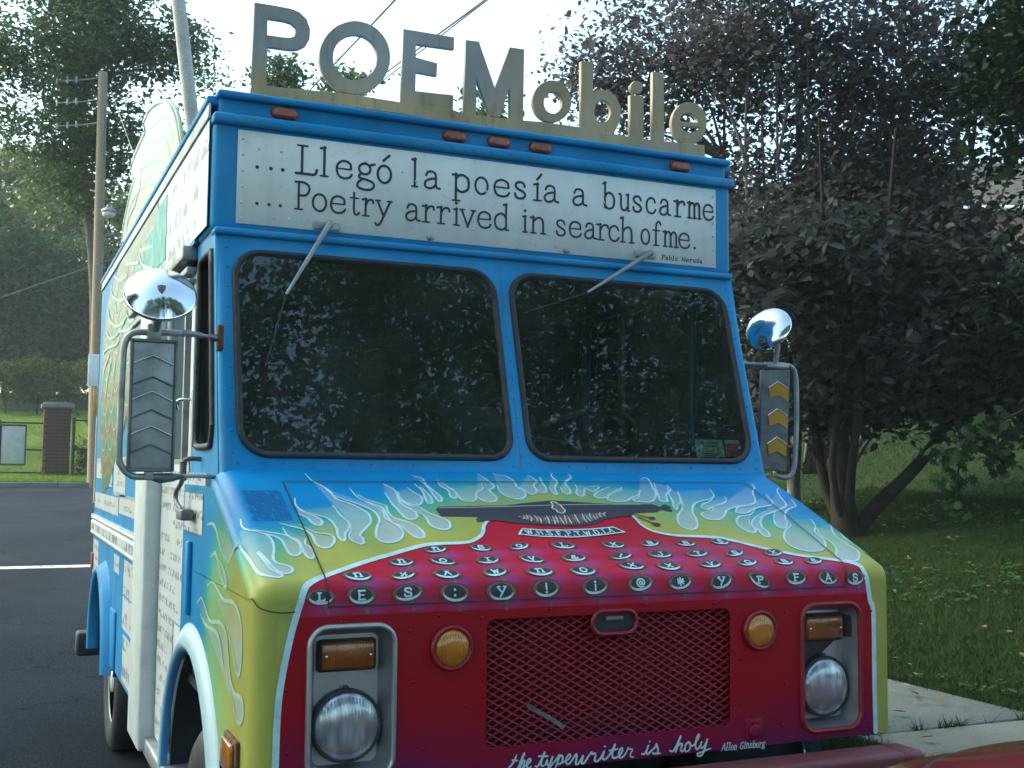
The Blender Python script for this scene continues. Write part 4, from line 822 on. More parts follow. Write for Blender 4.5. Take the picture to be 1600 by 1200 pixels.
def chainlink(name, label, x0, x1, h, base, extra=None):
    t = thing(name, label, 'gate' if 'gate' in name else 'fence', base)
    for x in (x0, x1): obj('post', MB().tube([(x, 0, 0), (x, 0, h+.06)], .05, 8).dome((x, 0, h+.06), (0, 0, 1), .055), M['rubber'], t)
    for z in (.12, h*.5, h): obj('rail', MB().tube([(x0, 0, z), (x1, 0, z)], .028, 6), M['rubber'], t)
    mb = MB(); n = int((x1-x0+h)/.09)
    for k in range(n):
        for sgn in (1, -1):
            a = x0 - h + k*.09; pts = []
            xa, xb = a, a+h
            za, zb = (.12, h)
            lo = max(xa, x0); hi = min(xb, x1)
            if hi <= lo: continue
            f = lambda x: za + (x-xa)/(xb-xa)*(zb-za)
            p, q = (lo, f(lo)), (hi, f(hi))
            if sgn < 0: p, q = (x0+x1-p[0], p[1]), (x0+x1-q[0], q[1])
            mb.tube([(p[0], .003*sgn, p[1]), (q[0], .003*sgn, q[1])], .004, 3, False)
    obj('wire_mesh', mb, M['rubber'], t, kind='stuff'); return t
gb = at(32, 758, 36.2); gb[2] = float(gz(gb[0], gb[1]))
sc_ = 36.2/1807.7
t = chainlink('chain_link_gate', 'black chain-link gate with a grey mesh panel, left of the brick pillar', -34*sc_, 32*sc_, 84*sc_, gb)
obj('grey_panel', MB().rbox(-30*sc_, 4*sc_, -.05, -.03, 20*sc_, 78*sc_, .01), M['grey_label'], t)
obj('panel_frame', ring_strip([[(x, -.06, z) for x, z in rrect(-32*sc_, 6*sc_, 17*sc_, 81*sc_, .04, 2)], [(x, -.06, z) for x, z in rrect(-30*sc_, 4*sc_, 19.5*sc_, 78.5*sc_, .03, 2)], [(x, -.02, z) for x, z in rrect(-30*sc_, 4*sc_, 19.5*sc_, 78.5*sc_, .03, 2)]]), M['rubber'], t)
gb = at(130, 757, 36.2); gb[2] = float(gz(gb[0], gb[1]))
chainlink('chain_link_fence', 'black chain-link fence section between the brick pillar and the truck', -17*sc_, 40*sc_, 90*sc_, gb)
c_ = at(140, 715, 36.8)
tree('fence_bush', 'light green bush pushing through the chain-link fence', [[c_[0], c_[1], float(gz(c_[0], c_[1]))-.05], [c_[0], c_[1], c_[2]], [c_[0]+.1, c_[1], c_[2]+.3]], .03, [E_(c_, (.5, .4, .75))], 90, 20, .08, M['leaf_yellow'], M['bark'], 99, .12, 8, cat='bush')
# park path
mb = MB(); 
xs_ = np.linspace(-30, 30, 31)
grid_sheet('park_path', xs_, np.array([61.0, 61.6, 62.2]), M['concrete'], .03, kind='structure')

# brick house far right behind the trees
hc = at(1560, 420, 42); hz = float(gz(hc[0], hc[1])) - .3
t = thing('brick_house', 'pale brick house with white gutter half hidden by the trees at the right', 'house', (hc[0], hc[1], hz))
hr = Matrix.Rotation(math.radians(-30), 4, 'Z'); t.rotation_euler = (0, 0, math.radians(-30))
top = at(1560, 330, 42)[2] - hz
def winrects(): return [rrect(-3.2 + k*2.6, -2.2 + k*2.6, 1.2, 2.6, .01, 1) for k in range(4)]
obj('front_wall', plate([(-5, 0), (7, 0), (7, top), (-5, top)], winrects(), .2, lambda u, v, w: (u, -w, v)), M['house_wall'], t)
obj('side_wall', MB().box(6.8, 7.0, .11, 7, 0, top).box(-5, -4.8, .11, 7, 0, top).box(-4.8, 6.8, 6.8, 7, 0, top), M['house_wall'], t)
obj('gable', MB().add([(-5.3, -.5, top+.02), (7.3, -.5, top+.02), (7.3, 7.5, top+.02), (-5.3, 7.5, top+.02), (-5.3, 3.5, top+2.6), (7.3, 3.5, top+2.6)], [(0, 1, 5, 4), (2, 3, 4, 5), (1, 2, 5), (3, 0, 4), (0, 3, 2, 1)]), M['house_wall'], t)
obj('roof', MB().add([(-5.5, -.62, top+.02), (7.5, -.62, top+.02), (7.5, 3.5, top+2.75), (-5.5, 3.5, top+2.75), (-5.5, 7.62, top+.02), (7.5, 7.62, top+.02)], [(0, 1, 2, 3), (3, 2, 5, 4)]), M['roof'], t)
obj('gutter', MB().tube([(-5.5, -.68, top+.0), (7.5, -.68, top+.0)], .09, 8), M['sign_white'], t)
for k in range(4):
    x0, x1 = -3.2+k*2.6, -2.2+k*2.6
    w_ = obj('window', ring_strip([[(x, -.13, z) for x, z in rrect(x0-.07, x1+.07, 1.13, 2.67, .01, 1)], [(x, -.13, z) for x, z in rrect(x0, x1, 1.2, 2.6, .01, 1)], [(x, .04, z) for x, z in rrect(x0, x1, 1.2, 2.6, .01, 1)]]), M['sign_white'], t)
    obj('pane', MB().add([(x0, .03, 1.2), (x1, .03, 1.2), (x1, .03, 2.6), (x0, .03, 2.6)], [(0, 1, 2, 3)]), M['dark'], w_)

# weeds and fallen leaves on the bank
rng = np.random.default_rng(5)
P = scatter(1300, 4.15, 9, 1.0, 9, rng); k = (np.sin(P[:, 0]*2.3)+np.sin(P[:, 1]*1.9+P[:, 0])) > .3; P = P[k]
P = np.repeat(P, 7, 0) + np.concatenate([rng.normal(0, .035, (len(P)*7, 2)), rng.uniform(.02, .06, (len(P)*7, 1))], 1)
V, tone = leaf_cloud('weeds', P, .045, None, rng, flat=1.2); tri_cloud('lawn_weeds', V, tone, M['leaf_dark'], 6, LEAF_F, kind='stuff', label='broad-leaved weeds scattered through the grass bank', category='weeds')
P = np.concatenate([scatter(420, 3.9, 9, .8, 9, rng), scatter(60, 2.75, 3.95, -1, 8, rng) + np.array([0, 0, .03])]); P[:, 2] += .03
V, tone = leaf_cloud('litter', P, .06, None, rng, flat=2.0); tri_cloud('fallen_leaves', V, tone, M['leaf_litter'], 6, LEAF_F, kind='stuff', label='dry fallen leaves on the pavement edge and the bank', category='leaves')

# ------------------------------------------------------------------ the truck
T = thing('step_van', 'bright blue step van painted as a typewriter with flames and a POEMobile roof sign', 'van', (0, 0, 0))
Pt = lambda name, mb, mat, **k: obj(name, mb, mat, T, **k)

# front skin: hood and nose, swept with rounded corners
R_C = .06
PROF = [(-.215, 1.572), (-.309, 1.533), (-.55, 1.427), (-.815, 1.2994), (-.8216, 1.2957), (-.8276, 1.2913), (-.833, 1.2861), (-.8377, 1.2803), (-.8417, 1.274), (-.8449, 1.2672), (-.8471, 1.2601), (-.8485, 1.2528), (-.849, 1.2453), (-.849, .777)]
PROF = [np.array(p) for p in PROF]
PS = np.r_[0, np.cumsum([np.linalg.norm(b-a) for a, b in zip(PROF[:-1], PROF[1:])])]
def prof_at(s):
    s = float(s); i = int(np.clip(np.searchsorted(PS, s) - 1, 0, len(PS)-2)); t = (s-PS[i])/(PS[i+1]-PS[i]); p = PROF[i] + (PROF[i+1]-PROF[i])*t
    def nr(j):
        j = min(max(j, 0), len(PROF)-2); d = PROF[j+1]-PROF[j]; d = d/np.linalg.norm(d); return np.array([d[1], -d[0]])
    # blended normal
    if i < 2: n = nr(i)*(1-t*.5) + nr(i+1)*t*.5 if t > 0 else nr(i)
    else:
        n = nr(i)
        if 3 <= i <= len(PROF)-3:
            a = (nr(i-1)+nr(i)); b = (nr(i)+nr(i+1)); n = a/np.linalg.norm(a)*(1-t) + b/np.linalg.norm(b)*t
    n = n/np.linalg.norm(n)
    return p, n
def skin(x, s, off=0.0):
    """point on the painted front: x across, s metres down from the windscreen foot, off proud of it"""
    p, n = prof_at(max(s, 0)); ax = abs(x); sg = 1 if x >= 0 else -1
    if ax <= 1-R_C:
        q = p + n*off; return (x, q[0], q[1])
    th = math.asin(min(1, (ax-(1-R_C))/R_C)); q = p - n*R_C
    q = q + n*(R_C+off)*math.cos(th); return (sg*((1-R_C) + (R_C+off)*math.sin(th)), q[0], q[1])
mmp = lambda L: [(a/1000, b/1000) for a, b in L]

def in_poly(X, Y, poly):
    inside = np.zeros(X.shape, bool); n = len(poly)
    for i in range(n):
        x1, y1 = poly[i]; x2, y2 = poly[(i+1) % n]
        c_ = ((y1 > Y) != (y2 > Y)); xi = (x2-x1)*(Y-y1)/((y2-y1) if y2 != y1 else 1e-9) + x1
        inside ^= c_ & (X < xi)
    return inside
def vnoise(X, Y, f, seed=0):
    o = np.zeros_like(X); r = np.random.default_rng(seed)
    for k in range(7):
        a = r.uniform(0, 2*PI); ff = f*r.uniform(.6, 2.2); o += np.sin((X*math.cos(a)+Y*math.sin(a))*ff + r.uniform(0, 6))
    return o/7

C_BLUE = np.array(BLUE); C_TEAL = np.array((.04, .36, .33)); C_GREEN = np.array((.20, .40, .16)); C_YEL = np.array((.38, .39, .085)); C_ORG = np.array((.50, .40, .07))
C_RED = np.array((.45, .010, .026)); C_PALE = np.array((.42, .50, .55)); C_VIO = np.array((.26, .07, .30))
sl, sr = mmp(STRIPE_LEFT), mmp(STRIPE_RIGHT)
sl[0] = (-.9395, 1.188); sr[-1] = (.916, 1.188)
red_poly = sl + sr
def mix(a, b, t): t = np.clip(t, 0, 1)[..., None]; return a*(1-t) + b*t
bx_ = np.array([p[0] for p in sl] + [p[0] for p in sr]); by_ = np.array([p[1] for p in sl] + [p[1] for p in sr])
def art_front(X, S):
    o = np.argsort(bx_); border = np.interp(X, bx_[o], by_[o]); border = np.where(np.abs(X) < .24, .345, border); border = np.minimum(border, .70)
    blue_end = np.interp(np.abs(X), [0, .3, .45, .6, .8, 1.0], [.06, .10, .16, .24, .32, .42]) + .03*vnoise(X, S, 14, 1)
    t = np.clip((S-blue_end)/np.maximum(border-blue_end, .05), -1, 1.6)
    c = np.broadcast_to(C_BLUE, X.shape+(3,)).copy()
    c = mix(c, C_TEAL, (t+.10)/.35); c = mix(c, C_GREEN, (t-.22)/.3); c = mix(c, C_YEL, (t-.45 + .25*vnoise(X, S, 16, 2))/.4)
    c = mix(c, C_ORG, .5*np.clip(vnoise(X, S, 22, 3)*2.5, 0, 1)*(t > .2))
    c = mix(c, C_YEL*.9, (S-.66)/.08)                                # yellow corners
    for fl in HOOD_FLAMES:
        P_ = mmp(fl); q = [tuple(v) for v in spline(P_, .01)]; a = np.array(q)
        mk = (X > a[:, 0].min()) & (X < a[:, 0].max()) & (S > a[:, 1].min()) & (S < a[:, 1].max())
        if not mk.any(): continue
        ins = np.zeros(X.shape, bool); ins[mk] = in_poly(X[mk], S[mk], q)
        lo, hi = a[:, 1].min(), a[:, 1].max(); al = .16 + .66*np.clip((S-lo)/(hi-lo), 0, 1)**1.2
        c = np.where(ins[..., None], mix(c, C_PALE, al + .08*vnoise(X, S, 60, 4)), c)
    # scrubbed vent patch at the left
    v = ((X > -.947) & (X < -.835) & (S > .16) & (S < .36)); ed = v & (vnoise(X*3, S*.4, 160, 9) > -.45)
    c = np.where(ed[..., None], mix(c, np.array((.006, .10, .26)), .75 + .3*vnoise(X, S*4, 120, 8)), c)
    red = in_poly(X, S, red_poly) & (S > .30)
    red |= (np.abs(X) < .235) & (S > .352)
    cr = np.broadcast_to(C_RED, X.shape+(3,)).copy()
    vio = np.zeros(X.shape)
    for kx, ks, ka, kb, kt, kg in TYPE_KEYS:
        dx = (X - kx/1000 - .022)/.045; dy = (S - ks/1000 - .030)/.020; vio = np.maximum(vio, .75*np.exp(-dx*dx-dy*dy))
    cr = mix(cr, C_VIO, vio); cr = mix(cr, np.array((.36, .02, .06)), .35*np.clip(vnoise(X, S, 9, 5)+.3, 0, 1))
    return np.where(red[..., None], cr, c)

def art_mesh(name, pts, cols, faces, smooth=True):
    me = D.meshes.new(name); me.from_pydata(pts.tolist(), [], faces); me.update()
    me.polygons.foreach_set('use_smooth', [smooth]*len(faces))
    ca = me.color_attributes.new('art', 'FLOAT_COLOR', 'POINT'); cc = np.ones((len(pts), 4), np.float32); cc[:, :3] = cols
    ca.data.foreach_set('color', cc.ravel()); return me

M['corner_yellow'] = paint('yellow_green_corner_paint', (.33, .335, .065), .40, var=.08)
M['side_flame_line'] = paint('side_flame_outline_paint', (.30, .46, .34), .45, var=.12, scale=20, spots=False)
S_CUT = .7673
us = np.unique(np.r_[np.linspace(-.94, .94, 420), -(.94 + R_C*np.sin(np.linspace(0, PI/2, 9))), .94 + R_C*np.sin(np.linspace(0, PI/2, 9))])
ss = np.unique(np.r_[np.linspace(0, .655, 150), np.linspace(.659, .727, 22), np.linspace(.73, S_CUT, 10), np.linspace(.775, 1.195, 60)])
X, S_ = np.meshgrid(us, ss); cols = art_front(X, S_)
pts = np.array([skin(x, s) for s in ss for x in us])
nx = len(us); faces = []
for j in range(len(ss)-1):
    for i in range(nx-1):
        if ss[j] > S_CUT-1e-6 and abs((us[i]+us[i+1])/2) < .94: continue
        faces.append((j*nx+i, j*nx+i+1, (j+1)*nx+i+1, (j+1)*nx+i))
hood = Pt('hood', art_mesh('hood', pts, cols.reshape(-1, 3), faces), M['art'])

# flanks of the nose, with their own flames
ARC_Y, ARC_Z, ARC_R = .08, .48, .52
def art_side(Y, Z):
    c = np.broadcast_to(C_BLUE*.95, Y.shape+(3,)).copy(); t = (-.12 - Y + .10*vnoise(Y, Z, 12, 21) - .25*np.clip((Z-1.2)/.3, 0, 1))/.30
    c = mix(c, C_TEAL*.9, (t+.3)/.6); c = mix(c, C_GREEN, (t-.15)/.5); c = mix(c, C_YEL*.85, (t-.8)/.6)
    for fl in SIDE_FLAMES:
        q = [tuple(v) for v in spline(mmp(fl), .015)]; a = np.array(q)
        ins = in_poly(Y, Z, q); lo, hi = a[:, 1].min(), a[:, 1].max()
        c = np.where(ins[..., None], mix(c, C_PALE*.8, .12 + .6*np.clip((hi-Z)/(hi-lo), 0, 1)), c)
    return c
for sg in (-1, 1):
    rows = [prof_at(s)[0] - prof_at(s)[1]*R_C for s in ss]; nv = 90; pts = []; 
    for q in rows: 
        for k in range(nv): pts.append((sg*1.0, q[0] + (.345-q[0])*k/(nv-1), q[1]))
    pts = np.array(pts); faces = []
    for j in range(len(rows)-1):
        for k in range(nv-1):
            a, b, c_, d = j*nv+k, j*nv+k+1, (j+1)*nv+k+1, (j+1)*nv+k; m_ = pts[[a, b, c_, d]].mean(0)
            if math.hypot(m_[1]-ARC_Y, m_[2]-ARC_Z) < ARC_R-.0: continue
            faces.append((a, b, c_, d) if sg > 0 else (d, c_, b, a))
    Pt('front_flank', art_mesh('front_flank', pts, art_side(pts[:, 1], pts[:, 2]), faces), M['art'])

for k, fl in enumerate(SIDE_FLAMES):
    mb = MB(); ribbon(mb, mmp(fl), .012, lambda u, v, o: (-1.0-o, u, v), .0012 + .0002*k, (.4, .5), .015); obj('flame_outline', mb, M['side_flame_line'], hood)
# painted artwork on the hood
for k, fl in enumerate(HOOD_FLAMES):
    mb = MB(); ribbon(mb, mmp(fl), .0076, skin, .0012 + .0002*(k % 4), (.35, .5)); obj('flame_outline', mb, M['flame_line'], hood)
for st_, tp in ((sl, (1, .5)), (sr, (.5, 1))):
    mb = MB(); ribbon(mb, st_, .017, skin, .0016, tp); obj('pinstripe', mb, M['flame_line'], hood)
mb = MB()
car = mmp(CARRIAGE)
poly_on(mb, car, skin, .0022); cg = obj('painted_carriage', mb, M['ink'], hood)
mb = MB(); ribbon(mb, mmp(CARRIAGE_LINE), .004, skin, .003)
for a in RODS: ribbon(mb, mmp(a), .005, skin, .0032)
obj('carriage_highlight', mb, M['grey_label'], hood)
mb = MB(); 
for a in ROD_TIPS: poly_on(mb, mmp(a), skin, .0034)
for a in RODS: ribbon(mb, mmp(a), .006, skin, .0036)
obj('carriage_lever', mb, M['ink'], hood)
mb = MB(); mb2 = MB(); fu = spline(mmp(FAN_UPPER), .01); fl_ = spline(mmp(FAN_LOWER), .01)
for k in range(46):
    t = k/45; a = fu[min(int(t*(len(fu)-1)), len(fu)-1)]; b = fl_[min(int(t*(len(fl_)-1)), len(fl_)-1)]
    md = (a+b)/2 + np.array([.006*(1-2*t), 0]); ribbon(mb if k % 2 else mb2, [a, md, b], .0062, skin, .0034, (.6, .6))
obj('painted_type_bars', mb, M['grey_label'], hood); obj('painted_type_bars', mb2, M['copper'], hood)
mb = MB(); ribbon(mb, mmp(CARRIAGE_EMBLEM + CARRIAGE_EMBLEM[:1]), .005, skin, .0042); obj('emblem_outline', mb, M['flame_line'], hood)
mb = MB(); poly_on(mb, mmp(CARRIAGE_EMBLEM), skin, .0038); obj('emblem', mb, M['copper'], hood)
# hood shut lines
mb = MB()
for q in ([(-.816, .105), (-.818, .4), (-.818, .668), (-.816, .742)], [(.822, .095), (.820, .4), (.819, .682), (.806, .742)], [(-.816, .105), (0, .100), (.822, .095)], [(-.816, .743), (0, .744), (.806, .744)]):
    ribbon(mb, q, .0042, skin, .0044, smooth=False)
ribbon(mb, [(-.90, .752), (-.94, .752), (-.985, .738), (-.9995, .700)], .003, skin, .002, smooth=True)
obj('shut_line', mb, M['rubber'], hood)

# ---------------- lettering
AR = lambda cx, cy, rx, ry, a0, a1, n=14: [(cx+rx*math.cos(math.radians(a0+(a1-a0)*k/n)), cy+ry*math.sin(math.radians(a0+(a1-a0)*k/n))) for k in range(n+1)]
L_ = lambda *p: ('l', list(p)); S2 = lambda *p: ('s', list(p))
def ser(x0, x1, y=0.0): return ('t', [(x0, y), (x1, y)])
GL = {
 'a': [S2((.14,.74),(.24,.94),(.46,1),(.68,.92),(.75,.7),(.75,.22),(.83,.05),(1,.03)), S2((.75,.6),(.45,.56),(.15,.42),(.06,.2),(.18,.03),(.42,.0),(.65,.12),(.75,.28))],
 'b': [L_((.0,1.55),(.16,1.6),(.16,.03)), S2((.16,.75),(.36,.97),(.62,1),(.88,.82),(.97,.5),(.88,.15),(.6,0),(.35,.03),(.16,.2))],
 'c': [S2((.93,.72),(.8,.93),(.5,1),(.18,.85),(.05,.5),(.18,.13),(.5,0),(.8,.06),(.98,.25))],
 'd': [L_((.62,1.58),(.80,1.6),(.80,.0)), ser(.8,1.0), S2((.80,.75),(.62,.97),(.38,1),(.12,.82),(.03,.5),(.12,.15),(.38,0),(.62,.03),(.80,.2))],
 'e': [('t', [(.08,.54),(.93,.54)]), S2((.93,.56),(.88,.85),(.52,1),(.17,.86),(.04,.5),(.18,.12),(.52,0),(.85,.08),(.98,.25))],
 'f': [S2((1,1.42),(.85,1.58),(.62,1.58),(.45,1.35),(.42,.9),(.42,0)), ser(.05,.85,1.0), ser(.15,.72)],
 'g': [S2(*AR(.45,.68,.32,.31,0,360)), L_((.70,.9),(1,1.0)), S2((.28,.42),(.12,.25),(.22,.12),(.6,.06),(.92,-.08),(.96,-.32),(.72,-.50),(.32,-.50),(.05,-.36),(.08,-.14),(.28,.06))],
 'h': [L_((.0,1.58),(.17,1.6),(.17,.0)), ser(0,.36), S2((.17,.7),(.38,.94),(.62,1),(.80,.82),(.83,.4),(.83,0)), ser(.66,1)],
 'i': [L_((.1,.97),(.5,1),(.5,0)), ser(.05,.95), ('d', (.45,1.36))],
 'í': [L_((.1,.97),(.5,1),(.5,0)), ser(.05,.95), ('l', [(.45,1.28),(.95,1.62)])],
 'l': [L_((.05,1.57),(.5,1.6),(.5,0)), ser(.05,.95)],
 'm': [L_((.0,.97),(.13,1),(.13,0)), ser(0,.26), S2((.13,.75),(.24,.95),(.36,1),(.48,.85),(.5,.5),(.5,0)), ser(.4,.62), S2((.5,.75),(.61,.95),(.73,1),(.85,.85),(.87,.5),(.87,0)), ser(.75,1)],
 'n': [L_((.0,.97),(.17,1),(.17,0)), ser(0,.36), S2((.17,.7),(.38,.94),(.62,1),(.80,.82),(.83,.4),(.83,0)), ser(.66,1)],
 'o': [S2(*AR(.5,.5,.44,.5,90,450,18))],
 'p': [L_((.0,.97),(.2,1),(.2,-.55)), ser(0,.44,-.55), S2((.2,.75),(.38,.96),(.62,1),(.9,.82),(.97,.5),(.9,.16),(.62,0),(.38,.03),(.2,.2))],
 'r': [L_((.0,.97),(.3,1),(.3,0)), ser(.02,.62), S2((.3,.6),(.45,.86),(.7,1),(.92,.96),(.98,.80))],
 's': [S2((.86,.74),(.76,.93),(.5,1),(.2,.93),(.12,.74),(.3,.58),(.7,.44),(.9,.26),(.78,.06),(.48,0),(.18,.06),(.08,.28))],
 't': [S2((.45,1.32),(.45,.9),(.45,.3),(.55,.05),(.78,.0),(1,.14)), ser(.08,.92,1.0)],
 'u': [S2((.0,1),(.17,.98),(.17,.4),(.25,.08),(.45,0),(.66,.08),(.82,.3)), L_((.66,1),(.82,1),(.82,0)), ser(.82,1.0)],
 'v': [L_((.12,1),(.5,0),(.88,1)), ser(0,.3,1), ser(.7,1,1)],
 'w': [L_((.05,1),(.28,0),(.5,.8),(.72,0),(.95,1))],
 'x': [L_((.1,1),(.9,0)), ('l', [(.9,1),(.1,0)])],
 'y': [L_((.12,1),(.5,.1)), S2((.9,1),(.5,.05),(.30,-.38),(.12,-.5),(.02,-.38)), ser(0,.3,1), ser(.72,1,1)],
 'L': [L_((.3,1.58),(.3,.02)), ser(.08,.55,1.58), S2((.02,.0),(.5,.0),(.9,.02),(1,.28))],
 'P': [L_((.28,1.58),(.28,0)), ser(.02,.55), S2((.05,1.58),(.28,1.6),(.65,1.58),(.95,1.4),(.97,1.1),(.75,.85),(.28,.80))],
 'A': [L_((.0,0),(.5,1.55),(1,0)), ('t', [(.2,.5),(.8,.5)])],
 'E': [L_((.95,1.5),(.2,1.5),(.2,0),(.95,0)), ('t', [(.2,.78),(.8,.78)])],
 'F': [L_((.95,1.5),(.2,1.5),(.2,0)), ('t', [(.2,.78),(.8,.78)]), ser(0,.45)],
 'S': [S2((.88,1.2),(.78,1.48),(.5,1.56),(.18,1.42),(.14,1.12),(.35,.86),(.72,.68),(.9,.4),(.76,.08),(.45,0),(.16,.08),(.08,.4))],
 'W': [L_((.0,1.5),(.25,0),(.5,1.2),(.75,0),(1,1.5))], 'H': [L_((.1,1.5),(.1,0)), L_((.9,1.5),(.9,0)), ('t', [(.1,.75),(.9,.75)])],
 'T': [L_((.5,1.5),(.5,0)), L_((.02,1.3),(.02,1.5),(.98,1.5),(.98,1.3)), ser(.3,.7)], 'D': [S2((.15,0),(.15,1.5)), S2((.15,1.5),(.6,1.48),(.95,1.1),(.95,.4),(.6,.02),(.15,0))],
 'I': [L_((.5,1.5),(.5,0)), ser(.15,.85), ser(.15,.85,1.5)], 'G': [S2((.92,1.2),(.75,1.5),(.4,1.5),(.08,1.1),(.08,.4),(.4,0),(.8,.1),(.92,.6)), L_((.55,.62),(.95,.62))],
 'N': [L_((.1,0),(.1,1.5),(.9,0),(.9,1.5))], 'B': [L_((.15,0),(.15,1.5)), S2((.15,1.5),(.7,1.48),(.85,1.15),(.6,.82),(.15,.78)), S2((.15,.8),(.75,.75),(.95,.4),(.7,.03),(.15,0))],
 'J': [S2((.75,1.5),(.75,.4),(.5,0),(.15,.15),(.1,.4)), ser(.45,1,1.5)], 'X': [L_((.05,1.5),(.95,0)), ('l', [(.95,1.5),(.05,0)])],
 'Y': [L_((.0,1.4),(.5,.7)), L_((1,1.4),(.35,-.1)), ser(0,.3,1.5), ser(.75,1.1,1.5)],
 '!': [L_((.5,1.55),(.5,.5)), ('d', (.5,.05))], '¡': [L_((.5,1.0),(.5,-.05)), ('d', (.5,1.5))], ':': [('d', (.5,1.25)), ('d', (.5,.3))], '.': [('d', (.5,.08))],
 '@': [S2(*AR(.5,.75,.22,.32,20,380)), S2((.72,.95),(.74,.5),(.95,.5),(1.05,.9),(.8,1.45),(.3,1.5),(-.05,1.0),(.0,.4),(.35,-.02),(.85,.05))],
 '*': [L_((.5,1.5),(.5,0)), ('l', [(.1,1.2),(.9,.3)]), ('l', [(.9,1.2),(.1,.3)]), ('l', [(.05,.75),(.95,.75)])],
 '%': [L_((.9,1.5),(.1,0)), ('d', (.2,1.2)), ('d', (.8,.3))], '^': [L_((.1,.1),(.5,1.2),(.95,.1)), ser(.2,.8,1.4)], '/': [L_((.8,1.5),(.2,0))],
 '?': [S2((.1,1.2),(.3,1.5),(.75,1.45),(.85,1.1),(.5,.8),(.5,.5)), ('d', (.5,.05))], '&': [S2((.95,.0),(.3,1.0),(.35,1.4),(.65,1.4),(.65,1.1),(.1,.55),(.15,.1),(.5,.0),(.95,.6))],
 '3': [S2((.1,1.3),(.5,1.5),(.85,1.15),(.45,.8),(.9,.4),(.5,0),(.1,.2))], '1': [L_((.3,1.2),(.55,1.5),(.55,0))],
}
GL['ó'] = GL['o'] + [('l', [(.42,1.28),(.82,1.62)])]
def glyph(mb, g, x0, x1, y0, h, w, place, off, wy=None, slant=0.0, thin=.72):
    """draw one hand-painted letter between x0 and x1, baseline y0, x-height h"""
    f = lambda p: (x0 + (x1-x0)*p[0] + slant*p[1]*h, y0 + h*p[1])
    for k, (kd, d) in enumerate(GL[g]):
        o_ = off + k*.0003
        if kd == 'd':
            c_ = f(d); r_ = w*.72; mb.add([place(*c_, o_)] + [place(c_[0]+r_*math.cos(a), c_[1]+r_*math.sin(a), o_) for a in np.linspace(0, 2*PI, 13)], [(0, i, i+1) for i in range(1, 13)])
        else:
            ribbon(mb, [f(p) for p in d], w*(thin if kd == 't' else 1), place, o_, step=max(h/9, .002), smooth=(kd == 's'), rise=.00015)

# typewriter keys on the nose
def ell(cx, cs, a, b, t, n=28, x0=0., y0=0.):
    c_, s_ = math.cos(math.radians(t)), math.sin(math.radians(t))
    return [(cx + (a*math.cos(q)+x0)*c_ - (b*math.sin(q)+y0)*s_, cs + (a*math.cos(q)+x0)*s_ + (b*math.sin(q)+y0)*c_) for q in np.linspace(0, 2*PI, n, endpoint=False)]
def fan(mb, P, place, off):
    c_ = np.mean(P, 0); mb.add([place(*c_, off)] + [place(*p, off) for p in P], [(0, i, i+1 if i < len(P) else 1) for i in range(1, len(P)+1)])
for kx, ks, ka, kb, kt, kg in TYPE_KEYS:
    rim, dark_, face_, cres, txt, stem = MB(), MB(), MB(), MB(), MB(), MB()
    x, s, a, b = kx/1000, ks/1000, ka/1000, kb/1000
    sx = x + .012; rb = lambda m_, q, w, o: ribbon(m_, q, w, skin, o, smooth=False)
    rb(stem, [(sx, s+b*.9), (sx+.004, s+b+.020)], .011, .0013)
    fan(dark_, ell(x, s, a*1.06, b*1.08, kt), skin, .0016); fan(rim, ell(x, s, a*.98, b*.98, kt), skin, .0020)
    fan(face_, ell(x, s, a*.72, b*.72, kt, y0=-b*.08), skin, .0024)
    q = ell(x, s, a*.80, b*.80, kt, 40); ribbon(cres, [q[k] for k in range(1, 20)], .0065, skin, .0028, (.2, .2))
    gh = b*.62 if kg.isupper() or kg in '!¡:@*%/?&^' else b*.85
    gw = a*.42
    glyph(txt, kg, x-gw*.62, x+gw*.62, 0, gh, .0048, lambda u, v, o, s=s, gh=gh, kg=kg: skin(u, s + gh*(.75 if (kg.isupper() or kg in '!¡:@*%/?&^') else .5) - v, o), .0030)
    multi('painted_key', [(stem, M['copper']), (dark_, M['ink']), (rim, M['copper']), (face_, M['key_black']), (cres, M['flame_line']), (txt, M['flame_line'])], hood)
# badge
mb = MB(); poly_on(mb, mmp(BADGE), skin, .0022); obj('badge', mb, M['ink'], hood)
mb = MB(); ribbon(mb, mmp(BADGE + BADGE[:1]), .006, skin, .0026, smooth=False); txt = MB()
b0_, b1_, b2_ = [np.array(p)/1000 for p in BADGE_TEXT]
seq = 'W.H.S.F.P.T.W.D.I.A'; wd = [.35 if c_ in '.' else (.62 if c_ == 'I' else (1.25 if c_ == 'W' else 1)) for c_ in seq]; tot = sum(wd) + .32*len(wd); xx = b0_[0]
for c_, w_ in zip(seq, wd):
    wx = (b2_[0]-b0_[0])*w_/tot; gp = (b2_[0]-b0_[0])*.32/tot; t = (xx-b0_[0])/(b2_[0]-b0_[0])
    sbase = b0_[1]*(1-t)**2 + 2*t*(1-t)*(2*b1_[1]-.5*(b0_[1]+b2_[1])) + b2_[1]*t*t - .002
    glyph(txt, c_, xx, xx+wx, 0, .0155, .0042, lambda u, v, o, sb=sbase: skin(u, sb - v, o), .0028); xx += wx+gp
obj('badge_edge', mb, M['flame_line'], hood); obj('badge_letters', txt, M['flame_line'], hood)

